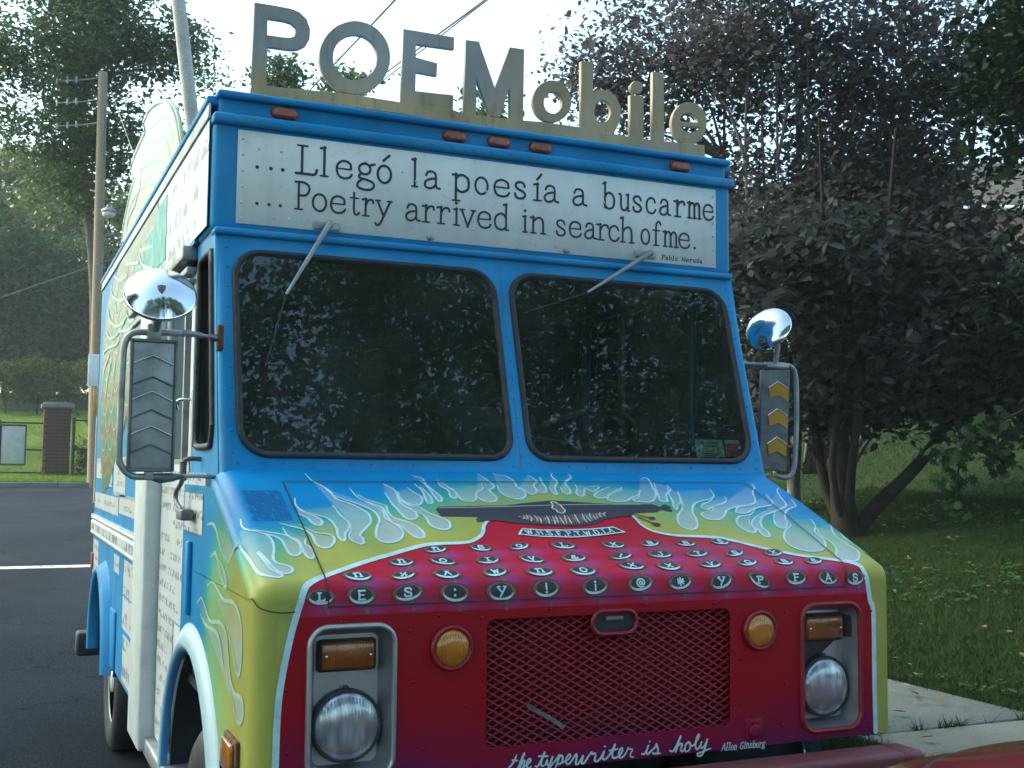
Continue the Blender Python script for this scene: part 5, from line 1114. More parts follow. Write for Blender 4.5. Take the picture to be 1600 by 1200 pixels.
# ---------------- fascia with lamp pockets and grille
FY = -.849
bz = [rrect(s*.75-.108, s*.75+.108, .804, 1.176, .045) for s in (-1, 1)]
gr_hole = rrect(-.384, .384, .845, 1.179, .022)
lat_in = rrect(-.062, .062, 1.130, 1.180, .0245)
fy_place = lambda u, v, w: (u, FY + .002 - w, v)
FL = [(-.897, 1.205), (-.910, 1.155), (-.928, 1.061), (-.937, .969), (-.9395, .877), (-.9395, .777)]; FR = [(.894, 1.205), (.901, 1.183), (.913, 1.139), (.914, .913), (.916, .777)]
fas = Pt('fascia', plate(FL + FR[::-1], bz + [gr_hole], .004, fy_place), M['front_red'])
for e_, sg in ((FL, -1), (FR, 1)): Pt('corner_panel', plate([(x-.001*sg*-1, z) for x, z in e_] + [(sg*.9405, .777), (sg*.9405, 1.205)], [], .004, fy_place), M['corner_yellow'])
# expanded-metal grille
mb = MB(); px_, pz_ = .0385, .0215; ncol = int(.80/px_)+1; x0 = -.40
for k in range(int(.352/(pz_/2))+2):
    zc = .836 + k*pz_/2; pts = []
    for j in range(2*ncol+1):
        ph = (j + k) % 2; pts.append((x0 + j*px_/2, zc + (pz_/4 if ph else -pz_/4)*.93))
    pts = [p for p in pts if -.392 < p[0] < .392]
    n = len(pts); hw = .0021; vs = []
    for (x, z) in pts: vs += [(x, FY+.010, z+hw), (x, FY+.008, z-hw), (x, FY+.015, z-hw), (x, FY+.016, z+hw)]
    fs = []
    for i in range(n-1):
        for q in range(4): fs.append((4*i+q, 4*i+(q+1)%4, 4*i+4+(q+1)%4, 4*i+4+q))
    mb.add(vs, fs)
gl_ = Pt('grille', mb, M['front_red'])
obj('radiator', MB().box(-.46, .46, FY+.09, FY+.11, .80, 1.22).box(-.46, -.44, FY+.01, FY+.1, .80, 1.22).box(.44, .46, FY+.01, FY+.1, .80, 1.22), M['dark'], gl_)
mb = MB(); p = spline([(-.262, .947), (-.235, .930), (-.19, .905), (-.150, .878)], .01)
mb.add([v for i_, q in enumerate(p) for v in ((q[0]-.004, FY+.0075, q[1]-.005+.002*math.sin(i_*2)), (q[0]+.003, FY+.0075, q[1]+.005+.002*math.sin(i_*3)))], [(2*i, 2*i+1, 2*i+3, 2*i+2) for i in range(len(p)-1)])
obj('scrape', mb, M['steel_dark'], gl_)
def torus_loop(path, r, n=8):
    P = [np.array(p, float) for p in path]; m_ = len(P); loops = []
    for i in range(m_):
        t = P[(i+1) % m_]-P[i-1]; t /= np.linalg.norm(t); nn = np.array([-t[2], 0, t[0]]) if abs(t[1]) < .9 else np.array([1, 0, 0]); nn /= np.linalg.norm(nn); b = np.cross(t, nn)
        loops.append([tuple(P[i] + nn*r*math.cos(2*PI*k/n) + b*r*math.sin(2*PI*k/n)) for k in range(n)])
    mb = MB(); vs = [v for l in loops for v in l]; fs = [(i*n+k, i*n+(k+1)%n, ((i+1)%m_)*n+(k+1)%n, ((i+1)%m_)*n+k) for i in range(m_) for k in range(n)]
    return mb.add(vs, fs, True)
lr = rrect(-.070, .070, 1.124, 1.187, .031, 8)
hl = Pt('hood_latch', torus_loop([(x, FY-.001, z) for x, z in lr], .0065), M['red_trim'])
li = rrect(-.066, .066, 1.128, 1.183, .027, 8)
obj('latch_recess', ring_strip([[(x, FY-.002, z) for x, z in li], [(x, FY+.0055, z) for x, z in li]]), M['red_trim'], hl)
obj('latch_back', MB().add([(x, FY+.005, z) for x, z in li], [tuple(range(len(li)))]), M['rubber'], hl)
obj('latch_hook', MB().rbox(-.028, .028, FY-.004, FY+.006, 1.160, 1.172, .003), M['steel_dark'], hl)
# lamp pockets
for sg in (-1, 1):
    cx = sg*.75; lp = lambda gx, y: [(x, y, z) for x, z in rrect(cx-.108-gx, cx+.108+gx, .804-gx, 1.176+gx, max(.045+gx, .012), 8)]
    left = sg < 0
    rim_ = ring_strip([lp(.010, FY-.0005), lp(.008, FY-.008), lp(.001, FY-.011), lp(-.004, FY-.006), lp(-.005, FY+.002)])
    bp_ = Pt('lamp_bezel', rim_, M['alu'] if left else M['red_trim'])
    pk = ring_strip([lp(-.0045, FY+.001), lp(-.006, FY+.010), lp(-.022, FY+.052), lp(-.024, FY+.056)])
    fl2 = lp(-.024, FY+.056); pk.add(fl2, [tuple(range(len(fl2)))])
    obj('lamp_pocket', pk, M['alu'], bp_)
    if not left: obj('black_pocket_patch', MB().add([(x, FY+.0545, z) for x, z in ((.668, 1.145), (.668, .985), (.72, .995), (.775, 1.035), (.832, 1.075), (.832, 1.145))], [(0, 1, 2, 3, 4, 5)]).add([(.8345, FY+.05, 1.145), (.8345, FY+.05, 1.07), (.852, FY+.012, 1.07), (.852, FY+.012, 1.145)], [(0, 1, 2, 3)]), M['rubber'], bp_)  # flat black patch with a slanted lower edge over the upper pocket
    lx, lz = sg*.752, .925
    mt_ = Matrix.Translation((lx, FY+.056, lz)) @ Matrix.Rotation(PI/2, 4, 'X')
    hd = Pt('headlight', MB().lathe([(.092, 0), (.0925, .020), (.0905, .027), (.085, .029), (.083, .024)], mt_, 40), M['rubber'])
    obj('lens', MB().lathe([(.0855, .022), (.084, .027), (.075, .034), (.055, .041), (.03, .045), (.001, .046)], mt_, 48), M['headlamp'], hd)
    for a in (92, 2, 188): 
        c_ = mt_ @ Vector((.0945*math.cos(math.radians(a)), .0945*math.sin(math.radians(a)), .018)); obj('retainer_clip', MB().rbox(c_.x-.007, c_.x+.007, c_.y-.006, c_.y+.006, c_.z-.006, c_.z+.006, .003), M['rubber'], hd)
    tx = sg*.752
    ts = Pt('turn_signal', MB().rbox(tx-.078, tx+.078, FY+.036, FY+.058, 1.060, 1.142, .010, 2), M['rubber'])
    obj('lens', MB().rbox(tx-.070, tx+.070, FY+.026, FY+.044, 1.066, 1.136, .008, 2), M['amber_dark'], ts)
    for q in (-.058, .058): obj('screw', MB().dome((tx+q, FY+.0262, 1.101), (0, -1, 0), .005, 8), M['chrome'], ts)
    # round amber park lamp
    mt_ = Matrix.Translation((sg*.485, FY, 1.111)) @ Matrix.Rotation(PI/2, 4, 'X')
    rd = Pt('park_lamp', MB().lathe([(.060, 0), (.059, .010), (.055, .015), (.050, .014), (.047, .008)], mt_, 36), M['red_trim'])
    obj('lens', MB().lathe([(.0485, .006), (.046, .013), (.036, .019), (.018, .022), (.001, .0225)], mt_, 36), M['amber'], rd)
# small hatch with a round lock at the lower right
hb_ = Pt('fuse_hatch', MB().rbox(.436, .494, FY-.004, FY+.001, .795, .858, .003), M['front_red'])
obj('lock', MB().lathe([(.020, 0), (.020, .004), (.015, .006), (.001, .006)], Matrix.Translation((.465, FY-.004, .822)) @ Matrix.Rotation(PI/2, 4, 'X'), 20).rbox(.455, .478, FY-.008, FY-.003, .842, .852, .002), M['front_red'], hb_)
# script on the lower edge
fp = lambda u, v, o: (u, FY-o, v)
mb = MB()
for k, st in enumerate(SCRIPT_LINE): mb = MB(); ribbon(mb, mmp(st), .0056, fp, .001+.0003*k, (.8, .6), .003, rise=.0014); obj('painted_script', mb, M['flame_line'], fas)
mb = MB()
(ax_, az_), (bx2, bz2) = [np.array(p)/1000 for p in GINSBERG]; wl_ = 'Allen Ginsberg'
xw = {'l': .55, 'i': .5, ' ': .7, 'A': 1.1, 'G': 1.1, 'm': 1.3}; tot = sum(xw.get(c_, .85) + .22 for c_ in wl_); xx = ax_; k_ = (bx2-ax_)/tot
for c_ in wl_:
    w_ = xw.get(c_, .85)
    if c_ != ' ': glyph(mb, c_, xx, xx+w_*k_, az_-.002 + .001*math.sin(xx*90), .0125, .0026, fp, .001, slant=.25)
    xx += (w_+.22)*k_
obj('author_lettering', mb, M['flame_line'], fas, kind='stuff')
# rivets of the front
mb = MB()
for (x, z) in [(-.60, 1.16), (-.59, 1.03), (-.40, 1.185), (-.56, .86), (-.915, 1.03), (-.91, .88), (-.78, 1.19), (-.52, 1.195), (-.44, .96), (.42, 1.03), (.42, .90), (.58, .95), (.58, 1.16), (.57, .83), (.90, .95), (.905, 1.15), (-.66, .80), (.60, .79), (.89, .80), (.33, 1.195), (.10, 1.2), (-.2, 1.2)]:
    mb.dome((x, FY, z), (0, -1, 0), .0055, 8)
obj('rivet', mb, M['front_red'], fas, kind='stuff')
# bumper and chassis ahead
bm_ = Pt('front_bumper', MB().rbox(-.93, .885, -1.02, -.90, .56, .762, .018, 3).rbox(.887, .97, -1.01, -.88, .57, .756, .018, 3), M['bumper_red'])
for q in (-.39, .39): obj('bracket', MB().box(q-.03, q+.03, -.91, -.4, .60, .68), M['dark'], bm_)

# ---------------- cab: windscreen frame, header, roof
K_ = 1/math.sqrt(1+.2927**2)
def ws(u, t, o=0.0):
    """point on the raked windscreen plane: t metres up the slope from the hood, o proud of it"""
    return (u, -.225 + .2927*K_*t - K_*o, 1.572 + K_*t + .2927*K_*o)
tz = lambda z: (z-1.572)/K_
def facing(P, d):
    """vertex order that turns a pane's front towards d"""
    n = Vector((0, 0, 0))
    for i in range(len(P)): n += Vector(P[i]).cross(Vector(P[(i+1) % len(P)]))
    return tuple(range(len(P))) if n.dot(Vector(d)) > 0 else tuple(range(len(P)))[::-1]
GO = [[(s*x, t) for x, t in rrect(.022, .932, tz(1.602), tz(2.270), (.10, .095, .10, .085), 8)] for s in (-1, 1)]
HO = [[(s*x, t) for x, t in rrect(.034, .920, tz(1.614), tz(2.258), (.09, .085, .09, .075), 8)] for s in (-1, 1)]
wf = Pt('windscreen_frame', plate([(-.955, tz(1.56)), (.955, tz(1.56)), (.955, tz(2.335)), (-.955, tz(2.335))], HO, .024, lambda u, v, w: ws(u, v, w-.012)), M['blue'])
for sg in (-1, 1):      # rounded corner posts
    mb = MB(); prof_ = [(sg*(.955+.022*math.sin(a)), -.022*(1-math.cos(a))) for a in np.linspace(0, PI/2, 6)] + [(sg*.977, -.10)]
    l0 = [ws(x, tz(1.50), o) for x, o in prof_]; l1 = [ws(x, tz(2.335), o) for x, o in prof_]
    mb.add(l0+l1, [(i, i+1, len(l0)+i+1, len(l0)+i) for i in range(len(l0)-1)], True); obj('corner_post', mb, M['blue'], wf)
mb = MB()       # rivets round the glass
for x in (-.945, 0.0, .945):
    for k in range(11): mb.dome(ws(x + (.0 if x else .002*(-1)**k), tz(1.62)+k*.068, 0), (0, -K_, .2927*K_), .0045, 7)
for k in range(28): mb.dome(ws(-.93+k*.069, tz(1.588), 0), (0, -K_, .2927*K_), .0042, 7)
obj('rivet', mb, M['blue'], wf, kind='stuff')
mb = MB(); ribbon(mb, [(-.003, tz(1.575)), (-.003, tz(2.33))], .002, ws, .001, smooth=False); obj('seam', mb, M['steel_dark'], wf)
for sg, g, lab in ((-1, GO[0], None), (1, GO[1], None)):
    c_ = np.mean(g, 0); sh = lambda d: [tuple(np.array(p) - d*(np.array(p)-c_)/np.linalg.norm(np.array(p)-c_)) for p in g]
    def inset(d):
        P = [np.array(p) for p in g]; n = len(P); o = []
        for i in range(n):
            t = P[(i+1) % n]-P[i-1]; t = t/np.linalg.norm(t); nn = np.array([-t[1], t[0]])
            if np.dot(nn, c_-P[i]) < 0: nn = -nn
            o.append(tuple(P[i] + nn*d))
        return o
    lo = [[ws(*p, o) for p in inset(d)] for d, o in ((0, .0), (.002, .008), (.008, .013), (.015, .011), (.020, .006), (.024, -.004))]
    gs = Pt('window_gasket', ring_strip(lo), M['rubber'])
    pn = [ws(*p, .001) for p in inset(.017)]; Pt('windscreen', MB().add(pn, [facing(pn, (0, -1, 0))]), M['windscreen'])
# stickers inside the right pane
st = Pt('inspection_sticker', MB().add([ws(x, tz(z), -.004) for x, z in ((.690, 1.626), (.812, 1.630), (.812, 1.692), (.694, 1.692))], [(0, 1, 2, 3)]), M['green_ctl'])
mb = MB(); wp = lambda u, v, o: ws(u, v, -.004+o)
for q in ([(.715, tz(1.678)), (.79, tz(1.679))], [(.720, tz(1.668)), (.785, tz(1.668))], [(.72, tz(1.640)), (.79, tz(1.640))], [(.724, tz(1.632)), (.78, tz(1.633))]): ribbon(mb, q, .0035, wp, .0008, smooth=False, caps=False)
glyph(mb, '3', .700, .710, tz(1.646), .009, .0022, wp, .0008); glyph(mb, '1', .780, .788, tz(1.646), .009, .0022, wp, .0008); glyph(mb, '3', .790, .800, tz(1.646), .009, .0022, wp, .0008)
obj('sticker_print', mb, M['ink'], st)
mb = MB().add([ws(x, tz(z), -.0034) for x, z in ((.735, 1.647), (.768, 1.647), (.768, 1.660), (.735, 1.660))], [(0, 1, 2, 3)]); obj('sticker_stamp', mb, M['yellow_chev'], st)
s2 = Pt('registration_sticker', MB().add([ws(x, tz(z), -.004) for x, z in ((.820, 1.632), (.885, 1.634), (.882, 1.692), (.820, 1.692))], [(0, 1, 2, 3)]), M['red_sticker'])
obj('sticker_top', MB().add([ws(x, tz(z), -.0034) for x, z in ((.820, 1.678), (.8825, 1.678), (.882, 1.692), (.820, 1.692))], [(0, 1, 2, 3)]), M['green_ctl'], s2)
# header box
hdr = Pt('header_box', MB().rbox(-.992, .985, 0.0, .30, 2.325, 2.690, .028, 4), M['blue'])
obj('lower_lip', MB().rbox(-.985, .975, -.026, .05, 2.312, 2.336, .010, 3), M['blue'], hdr)
obj('drip_ledge', MB().rbox(-.997, .990, -.022, .10, 2.672, 2.708, .012, 3), M['blue'], hdr)
WX0, WX1, WZ0, WZ1 = -.916, .909, 2.354, 2.660
pnl = Pt('poem_panel', MB().rbox(WX0, WX1, -.006, .002, WZ0, WZ1, .002, 1), M['white_panel'])
hp = lambda u, v, o: (u, -.006-o, v)
for g, a, b in HEADER_LINE_1: mb = MB(); glyph(mb, g, a/1000, b/1000, 2.5385, .0590, .0088 if g not in 'abcdegou' else .0082, hp, .0008); obj('painted_letter', mb, M['ink'], pnl)
for g, a, b in HEADER_LINE_2: mb = MB(); glyph(mb, g, a/1000, b/1000, 2.4195, .0565, .0077, hp, .0008); obj('painted_letter', mb, M['ink'], pnl)
mb = MB(); wl_ = 'Pablo Neruda'; xw = {'l': .5, ' ': .75, 'P': .95, 'N': 1.1}; tot = sum(xw.get(c_, .8)+.32 for c_ in wl_); xx = .664; k_ = (.850-.664)/tot
for c_ in wl_:
    w_ = xw.get(c_, .8)
    if c_ != ' ': glyph(mb, c_, xx, xx+w_*k_, 2.3685, .0105, .0026, hp, .0008, slant=.15)
    xx += (w_+.32)*k_
obj('author_lettering', mb, M['ink'], pnl, kind='stuff')
mb = MB()
for k in range(6): 
    mb.dome((-.900, -.006, 2.372+k*.052), (0, -1, 0), .0055, 8); mb.dome((.896, -.006, 2.372+k*.052), (0, -1, 0), .0055, 8)
for x, z in [(-.848, 2.604), (-.775, 2.604), (-.49, 2.605), (-.36, 2.585), (-.31, 2.557), (-.05, 2.55), (.42, 2.56), (.2, 2.42), (-.10, 2.41), (.70, 2.56), (-.745, 2.352+.03)]: mb.dome((x, -.006, z), (0, -1, 0), .0055, 8)
obj('rivet', mb, M['white_panel'], pnl, kind='stuff')
for x in (-.259, .264): obj('bolt', MB().dome((x, -.006, 2.366), (0, -1, 0), .011, 8, .9).dome((x+.014, -.006, 2.363), (0, -1, 0), .005, 6), M['steel'], pnl)
mb = MB()
for k in range(26): mb.dome((-.93+k*.0744, -.0225, 2.690), (0, -1, 0), .0042, 7)
obj('rivet', mb, M['blue'], hdr, kind='stuff')
# roof: recessed marker band under a rounded cap
rf = Pt('roof', MB().rbox(-.975, .968, .012, 4.12, 2.700, 2.770, .012, 2).rbox(-.955, .948, .10, 4.10, 2.74, 2.800, .045, 4), M['blue'])
obj('roof_lip', MB().rbox(-.985, .978, -.014, .05, 2.760, 2.784, .010, 3), M['blue'], rf)
obj('gutter', MB().rbox(-1.012, -.96, .03, 4.16, 2.742, 2.772, .008, 2).rbox(.955, 1.005, .03, 4.16, 2.742, 2.772, .008, 2), M['blue'], rf)
for x, b_ in ((-.765, 0), (-.166, 1), (0.003, 0), (.166, 0), (.757, 0)):
    q = rrect(-.043, .043, -.017, .017, .0165, 6); lo = [[(x+a*k, .012-y, 2.735+b*k) for a, b in q] for k, y in ((1, 0), (1, .008), (.92, .016), (.6, .021))]
    mb = ring_strip(lo); mb.add(lo[-1], [tuple(range(len(q)))]); ml = Pt('marker_light', mb, M['marker'])
    obj('base', MB().add([(x+a*1.08, .0108, 2.735+b*1.15) for a, b in q], [tuple(range(len(q)))]), M['red_trim'], ml)

# roof sign letters
sg_ = Pt('roof_sign', plate(mmp(SIGN_LETTERS['base'][0]), [], .022, lambda u, v, w: (u, .080-w, v), .002), M['gold'])
for i, k in enumerate(('P', 'O', 'E', 'M', 'o', 'b', 'i', 'dot', 'l', 'e')):
    o_, hs = SIGN_LETTERS[k]
    obj('letter', plate(mmp(o_), [mmp(h) for h in hs], .020, lambda u, v, w, i=i: (u, .0795-w + .0006*(i % 2), v), .0015), M['gold'], sg_)
for x in (-.8, -.3, .2, .7): obj('brace', MB().tube([(x, .095, 2.83), (x, .34, 2.80)], .008, 6).box(x-.012, x+.012, .088, .12, 2.79, 2.85), M['steel_dark'], sg_)

# wipers
for p0, p1, p2 in (((-.6225, -.0541, 2.3696), (-.7741, -.1172, 2.1184), (-.8405, -.1500, 1.8861)), ((.5925, -.0512, 2.3793), (.3082, -.0917, 2.2056), (.0600, -.0989, 2.115))):
    p0, p1, p2 = [np.array(p) for p in (p0, p1, p2)]
    w_ = Pt('wiper', MB().tube([p0, p0+(p1-p0)*.35, p1], [.0105, .0085, .0048], 8).dome(p0, (0, -1, .2), .014, 10, .6), M['steel'])
    obj('pivot', MB().tube([p0 + np.array([0, .005, 0]), (p0[0], .0, p0[2])], .011, 10).rbox(p0[0]-.045, p0[0]+.045, -.014, -.005, p0[2]-.014, p0[2]+.014, .006), M['steel'], w_)
    d = (p2-p1); q = p1+d*.02; obj('blade', MB().tube([q, q+d*.5+np.array([0, -.004, 0]), p2], .0028, 5), M['rubber'], w_)

# ---------------- body sides
SX = -.98
sidef = lambda X: (lambda u, v, w: (X-w, u, v))
qwin = [(-.085, 1.70), (-.065, 1.655), (-.03, 1.64), (.20, 1.64), (.235, 1.655), (.25, 1.69), (.25, 2.20), (.235, 2.25), (.20, 2.265), (.06, 2.265), (.035, 2.25), (.02, 2.22)]
cs = Pt('cab_side', plate([(-.20, 1.46), (.335, 1.46), (.335, 2.33), (.0, 2.33)], [qwin], .024, sidef(-.968)), M['blue'])
Pt('quarter_window', MB().add([(-.965, y, z) for y, z in qwin], [facing([(-.965, y, z) for y, z in qwin], (-1, 0, 0))]), M['side_glass'])
mb = MB(); P_ = [(-.982, y, z) for y, z in spline(qwin+qwin[:1], .03)[:-1]]
Pt('window_gasket', MB().tube(P_+[P_[0]], .012, 6), M['rubber'])
Pt('window_reveal', ring_strip([[(-.978, y, z) for y, z in qwin], [(-.940, y*.96+.006, z*.996+.008) for y, z in qwin]]), M['dark'])
# sliding door
arcpts = [(ARC_Y + ARC_R*math.cos(a), ARC_Z + ARC_R*math.sin(a)) for a in np.linspace(math.radians(2), math.radians(58), 14)]
door = Pt('sliding_door', plate([(.60, .53), (1.05, .53), (1.05, 2.24), (.345, 2.24), (.345, .93)] + arcpts[::-1][:-1], [rrect(.40, .99, 1.60, 2.19, .04)], .022, sidef(-.972)), M['white'])
Pt('door_window', MB().add([(-.970, y, z) for y, z in rrect(.39, 1.0, 1.59, 2.20, .03)], [tuple(range(28))[::-1]]), M['side_glass'])
obj('window_bar', MB().box(-.99, -.966, .50, .525, 1.60, 2.19).box(-.985, -.966, .39, 1.0, 1.585, 1.602), M['steel'], door)
obj('door_poem', MB().box(-.9865, -.9835, .62, 1.03, .56, 1.56).box(-.9865, -.9835, .36, .62, 1.02, 1.56), M['print_small'], door)
obj('door_edge', MB().box(-.9875, -.9835, .345, .358, .93, 1.60), M['steel'], door)
Pt('door_track', MB().rbox(-1.03, -.975, .345, 2.1, 2.285, 2.335, .006).rbox(-1.015, -.975, .345, 2.1, 2.235, 2.262, .005).rbox(-1.008, -.975, .345, 1.1, 2.205, 2.222, .004), M['steel'])
Pt('step', MB().rbox(-1.02, -.80, .55, 1.45, .455, .525, .01), M['steel'])
Pt('door_post', MB().rbox(-1.045, -.97, 1.06, 1.43, .47, 2.23, .012), M['white'])
# rear body with the wheel arch
RAY, RAZ, RAR = 3.2, .52, .46
arc2 = [(RAY + RAR*math.cos(a), RAZ + RAR*math.sin(a)) for a in np.linspace(math.radians(3), math.radians(177), 26)]
for sg in (-1, 1):
    y0 = 1.40 if sg < 0 else .345
    if sg < 0: outl = [(y0, .54), (2.74, .54)] + arc2[::-1][1:-1] + [(3.66, .54), (4.15, .54), (4.15, 2.745), (y0, 2.745)]; holes = []
    else:
        ra = [(ARC_Y + ARC_R*math.cos(a), ARC_Z + ARC_R*math.sin(a)) for a in np.linspace(math.radians(7), math.radians(58), 12)]
        outl = [(.60, .54), (2.74, .54)] + arc2[::-1][1:-1] + [(3.66, .54), (4.15, .54), (4.15, 2.745), (.30, 2.745), (.30, 2.335), (y0, 2.335), (y0, .93)] + ra[::-1][:-1]
        holes = [rrect(.54, 1.17, 1.70, 2.28, .04)]
    Pt('body_side', plate(outl, holes, .018, (lambda u, v, w: (-.990-w, u, v)) if sg < 0 else (lambda u, v, w: (.990+w, u, v))), M['blue'])
Pt('header_side', MB().box(-.9995, -.985, .285, 1.40, 2.335, 2.745), M['blue'])
hs_ = Pt('header_poem', MB().box(-1.0015, -.9995, .035, 1.30, 2.345, 2.690), M['print_large'])
Pt('roof_trim', MB().rbox(-1.008, -.998, .03, 4.12, 2.695, 2.708, .003).rbox(-1.006, -.998, .03, 4.12, 2.708, 2.745, .002), M['white'])
# right cab side
Pt('cab_side', plate([(-.20, 1.46), (.345, 1.46), (.345, 2.33), (.0, 2.33)], [[(y if y > .1 else y+.06, z) for y, z in qwin]], .024, lambda u, v, w: (.968+w, u, v)), M['blue'])
Pt('quarter_window', MB().add([(.965, y, z) for y, z in qwin], [facing([(.965, y, z) for y, z in qwin], (1, 0, 0))]), M['side_glass'])
dw = Pt('driver_window', MB().add([(.985, y, z) for y, z in rrect(.53, 1.18, 1.69, 2.29, .03)], [tuple(range(28))]), M['side_glass'])
obj('window_bar', MB().box(.975, 1.003, .845, .875, 1.70, 2.28), M['steel_dark'], dw)
# mural on the left side
mur = mmp(MURAL); mur[0] = (1.32, 2.690); mur[1] = (1.32, 2.345); mur[-1] = (1.931, 2.690); mur[-2] = (2.965, 2.690)
mb = MB(); poly_on(mb, mur, lambda u, v, o: (-1.001-o, u, v), .001); mu = Pt('feather_mural', mb, M['mural'])
Pt('teal_mural_patch', MB().box(-1.0035, -1.0015, 1.02, 1.36, 2.40, 2.66).box(-1.0025, -1.0005, 1.36, 1.75, 2.42, 2.60), M['teal'])
mb = MB()
for k, s_ in enumerate(MURAL_SCALLOPS):
    q = [(max(1.02, min(4.1, y)), min(z, 2.69)) for y, z in mmp(s_)]
    ribbon(mb, q, .016, lambda u, v, o: (-1.001-o, u, v), .003+.0004*k, step=.03)
# fine feather scales between the traced lines
for r_ in range(9):
    for c_ in range(5):
        y = 1.9 + c_*.42 + (r_ % 2)*.2; z = 1.72 + r_*.105
        if in_poly(np.array([y]), np.array([z]), mur)[0] and in_poly(np.array([y+.2]), np.array([z-.05]), mur)[0]:
            ribbon(mb, [(y-.19, z+.04), (y-.1, z-.03), (y, z-.055), (y+.1, z-.03), (y+.19, z+.04)], .010, lambda u, v, o: (-1.001-o, u, v), .0025, step=.03)
obj('feather_outline', mb, M['pale_line'], mu)
# poem sheets on the rear body
sheets = [((1.46, 2.22, .96, 1.125), 'print_large'), ((1.46, 2.22, .80, .95), 'print_large'), ((1.46, 2.16, .56, .775), 'print_large'), ((3.72, 4.10, .86, 1.12), 'print_small'), ((2.45, 2.72, 1.03, 1.12), 'print_small'),
          ((1.45, 2.55, 1.335, 1.43), 'print_small'), ((2.6, 4.10, 1.315, 1.41), 'print_small'), ((1.45, 1.78, 1.50, 1.66), 'print_small'), ((3.0, 3.6, 1.46, 1.86), 'print_small'), ((2.28, 2.9, 1.42, 1.62), 'print_small'), ((3.25, 4.05, 1.5, 1.62), 'print_small')]
for (a, b, c_, d), k in sheets: Pt('poem_sheet', MB().box(-1.0008, -.999, a, b, c_, d), M[k])
# fluted rub rail
mb = MB()
for k in range(4):
    z = 1.145 + k*.031; q = [(-.999-.018*math.sin(a), z+.0155-.0155*math.cos(a)) for a in np.linspace(0, PI, 7)]
    mb.add([(x, y, zz) for y in (1.43, 4.17) for x, zz in q], [(i, i+1, 7+i+1, 7+i) for i in range(6)], True)
mb.box(-1.014, -.999, 1.43, 4.175, 1.262, 1.272)
rr_ = Pt('rub_rail', mb, M['white']); obj('rail_print', MB().box(-1.0195, -1.0175, 1.5, 4.1, 1.180, 1.222), M['print_large'], rr_)
Pt('rub_rail', MB().rbox(.996, 1.02, .4, 4.17, 1.14, 1.27, .008), M['white'])
# arches
def flare(name, sg, cy, cz, r, wid, out, a0, a1, mat):
    loops = []
    for a in np.linspace(math.radians(a0), math.radians(a1), 34):
        c_, s_ = math.cos(a), math.sin(a)
        loops.append([(sg*(1.0+x), cy+(r+d)*c_, cz+(r+d)*s_) for d, x in ((-.002, -.006), (-.002, out), (.02, out+.010), (wid*.6, out*.8), (wid, .0)) ])
    return Pt(name, ring_strip(loops, closed=False), mat)
mt, nt, bs, _ = node_mat('white_arch_airbrushed')
tc = N(nt, 'TexCoord'); mp = N(nt, 'Mapping'); mp.inputs['Location'].default_value = (0, -ARC_Y, -ARC_Z); mp.inputs['Scale'].default_value = (0, 1, 1)
nt.links.new(tc.outputs['Object'], mp.inputs[0]); ln = N(nt, 'VectorMath', operation='LENGTH'); nt.links.new(mp.outputs[0], ln.inputs[0])
mr = N(nt, 'MapRange'); mr.inputs[1].default_value = ARC_R-.01; mr.inputs[2].default_value = ARC_R+.10; nt.links.new(ln.outputs['Value'], mr.inputs[0])
nt.links.new(ramp(nt, mr.outputs[0], [(.0, (.02, .22, .50)), (.22, (.34, .50, .60)), (.65, (.44, .56, .62)), (1.0, (.04, .25, .50))]).outputs[0], bs.inputs['Base Color']); bs.inputs['Roughness'].default_value = .4
M['arch'] = mt
for sg in (-1, 1):
    flare('front_arch', sg, ARC_Y, ARC_Z, ARC_R-.005, .085, .016, -2, 190, M['arch'])
    fr_ = flare('rear_arch', sg, RAY, RAZ, RAR-.005, .07, .045, -3, 183, M['blue'])
    obj('skirt', MB().rbox(sg*1.003-.008, sg*1.003+.008, 2.50, 2.75, .545, .84, .006), M['blue'], fr_)
    # wheels
    for cy in (.08, 3.2):
        mt_ = Matrix.Translation((sg*.86, cy, .375)) @ Matrix.Rotation(sg*PI/2, 4, 'Y')
        wh = Pt('wheel', MB().lathe([(.22, -.09), (.335, -.10), (.368, -.08), (.375, 0), (.368, .08), (.335, .10), (.25, .095), (.22, .08)], mt_, 40), M['rubber'])
        obj('rim', MB().lathe([(.225, .08), (.215, .085), (.20, .04), (.14, .03), (.10, .05), (.06, .06), (.055, .09), (.001, .092)], mt_, 32), M['white'] if cy > 1 else M['steel_dark'], wh)
        if cy > 1: obj('inner_tyre', MB().lathe([(.22, -.31), (.335, -.32), (.37, -.30), (.37, -.15), (.335, -.13), (.22, -.12)], mt_, 32), M['rubber'], wh)
    # wheel housings
    for cy, cz, r_ in ((ARC_Y, ARC_Z, ARC_R-.006), (RAY, RAZ, RAR-.006)):
        lo = [[(sg*x, cy+r_*math.cos(a), cz+r_*math.sin(a)) for a in np.linspace(-.1, PI+.1, 22)] for x in (.985, .55)]
        mb = MB(); n = 22; mb.add(lo[0]+lo[1], [(i, i+1, n+i+1, n+i) for i in range(n-1)], True); mb.add(lo[1], [tuple(range(n))]); Pt('wheel_housing', mb, M['dark'])
# drain slot, paper, side lamp on the left flank
Pt('side_vent', MB().rbox(-1.016, -.999, .135, .185, 1.10, 1.335, .006), M['blue'])
pp = Pt('pasted_poem', MB().box(-1.003, -1.0005, -.06, .30, 1.365, 1.49).box(-.9935, -.9805, -.04, .30, 1.49, 1.555), M['print_small'])
sm = Pt('side_marker', MB().rbox(-1.012, -.999, -.725, -.56, .79, .885, .004), M['rust']); obj('lens', MB().rbox(-1.024, -1.010, -.705, -.58, .80, .875, .005), M['amber'], sm)
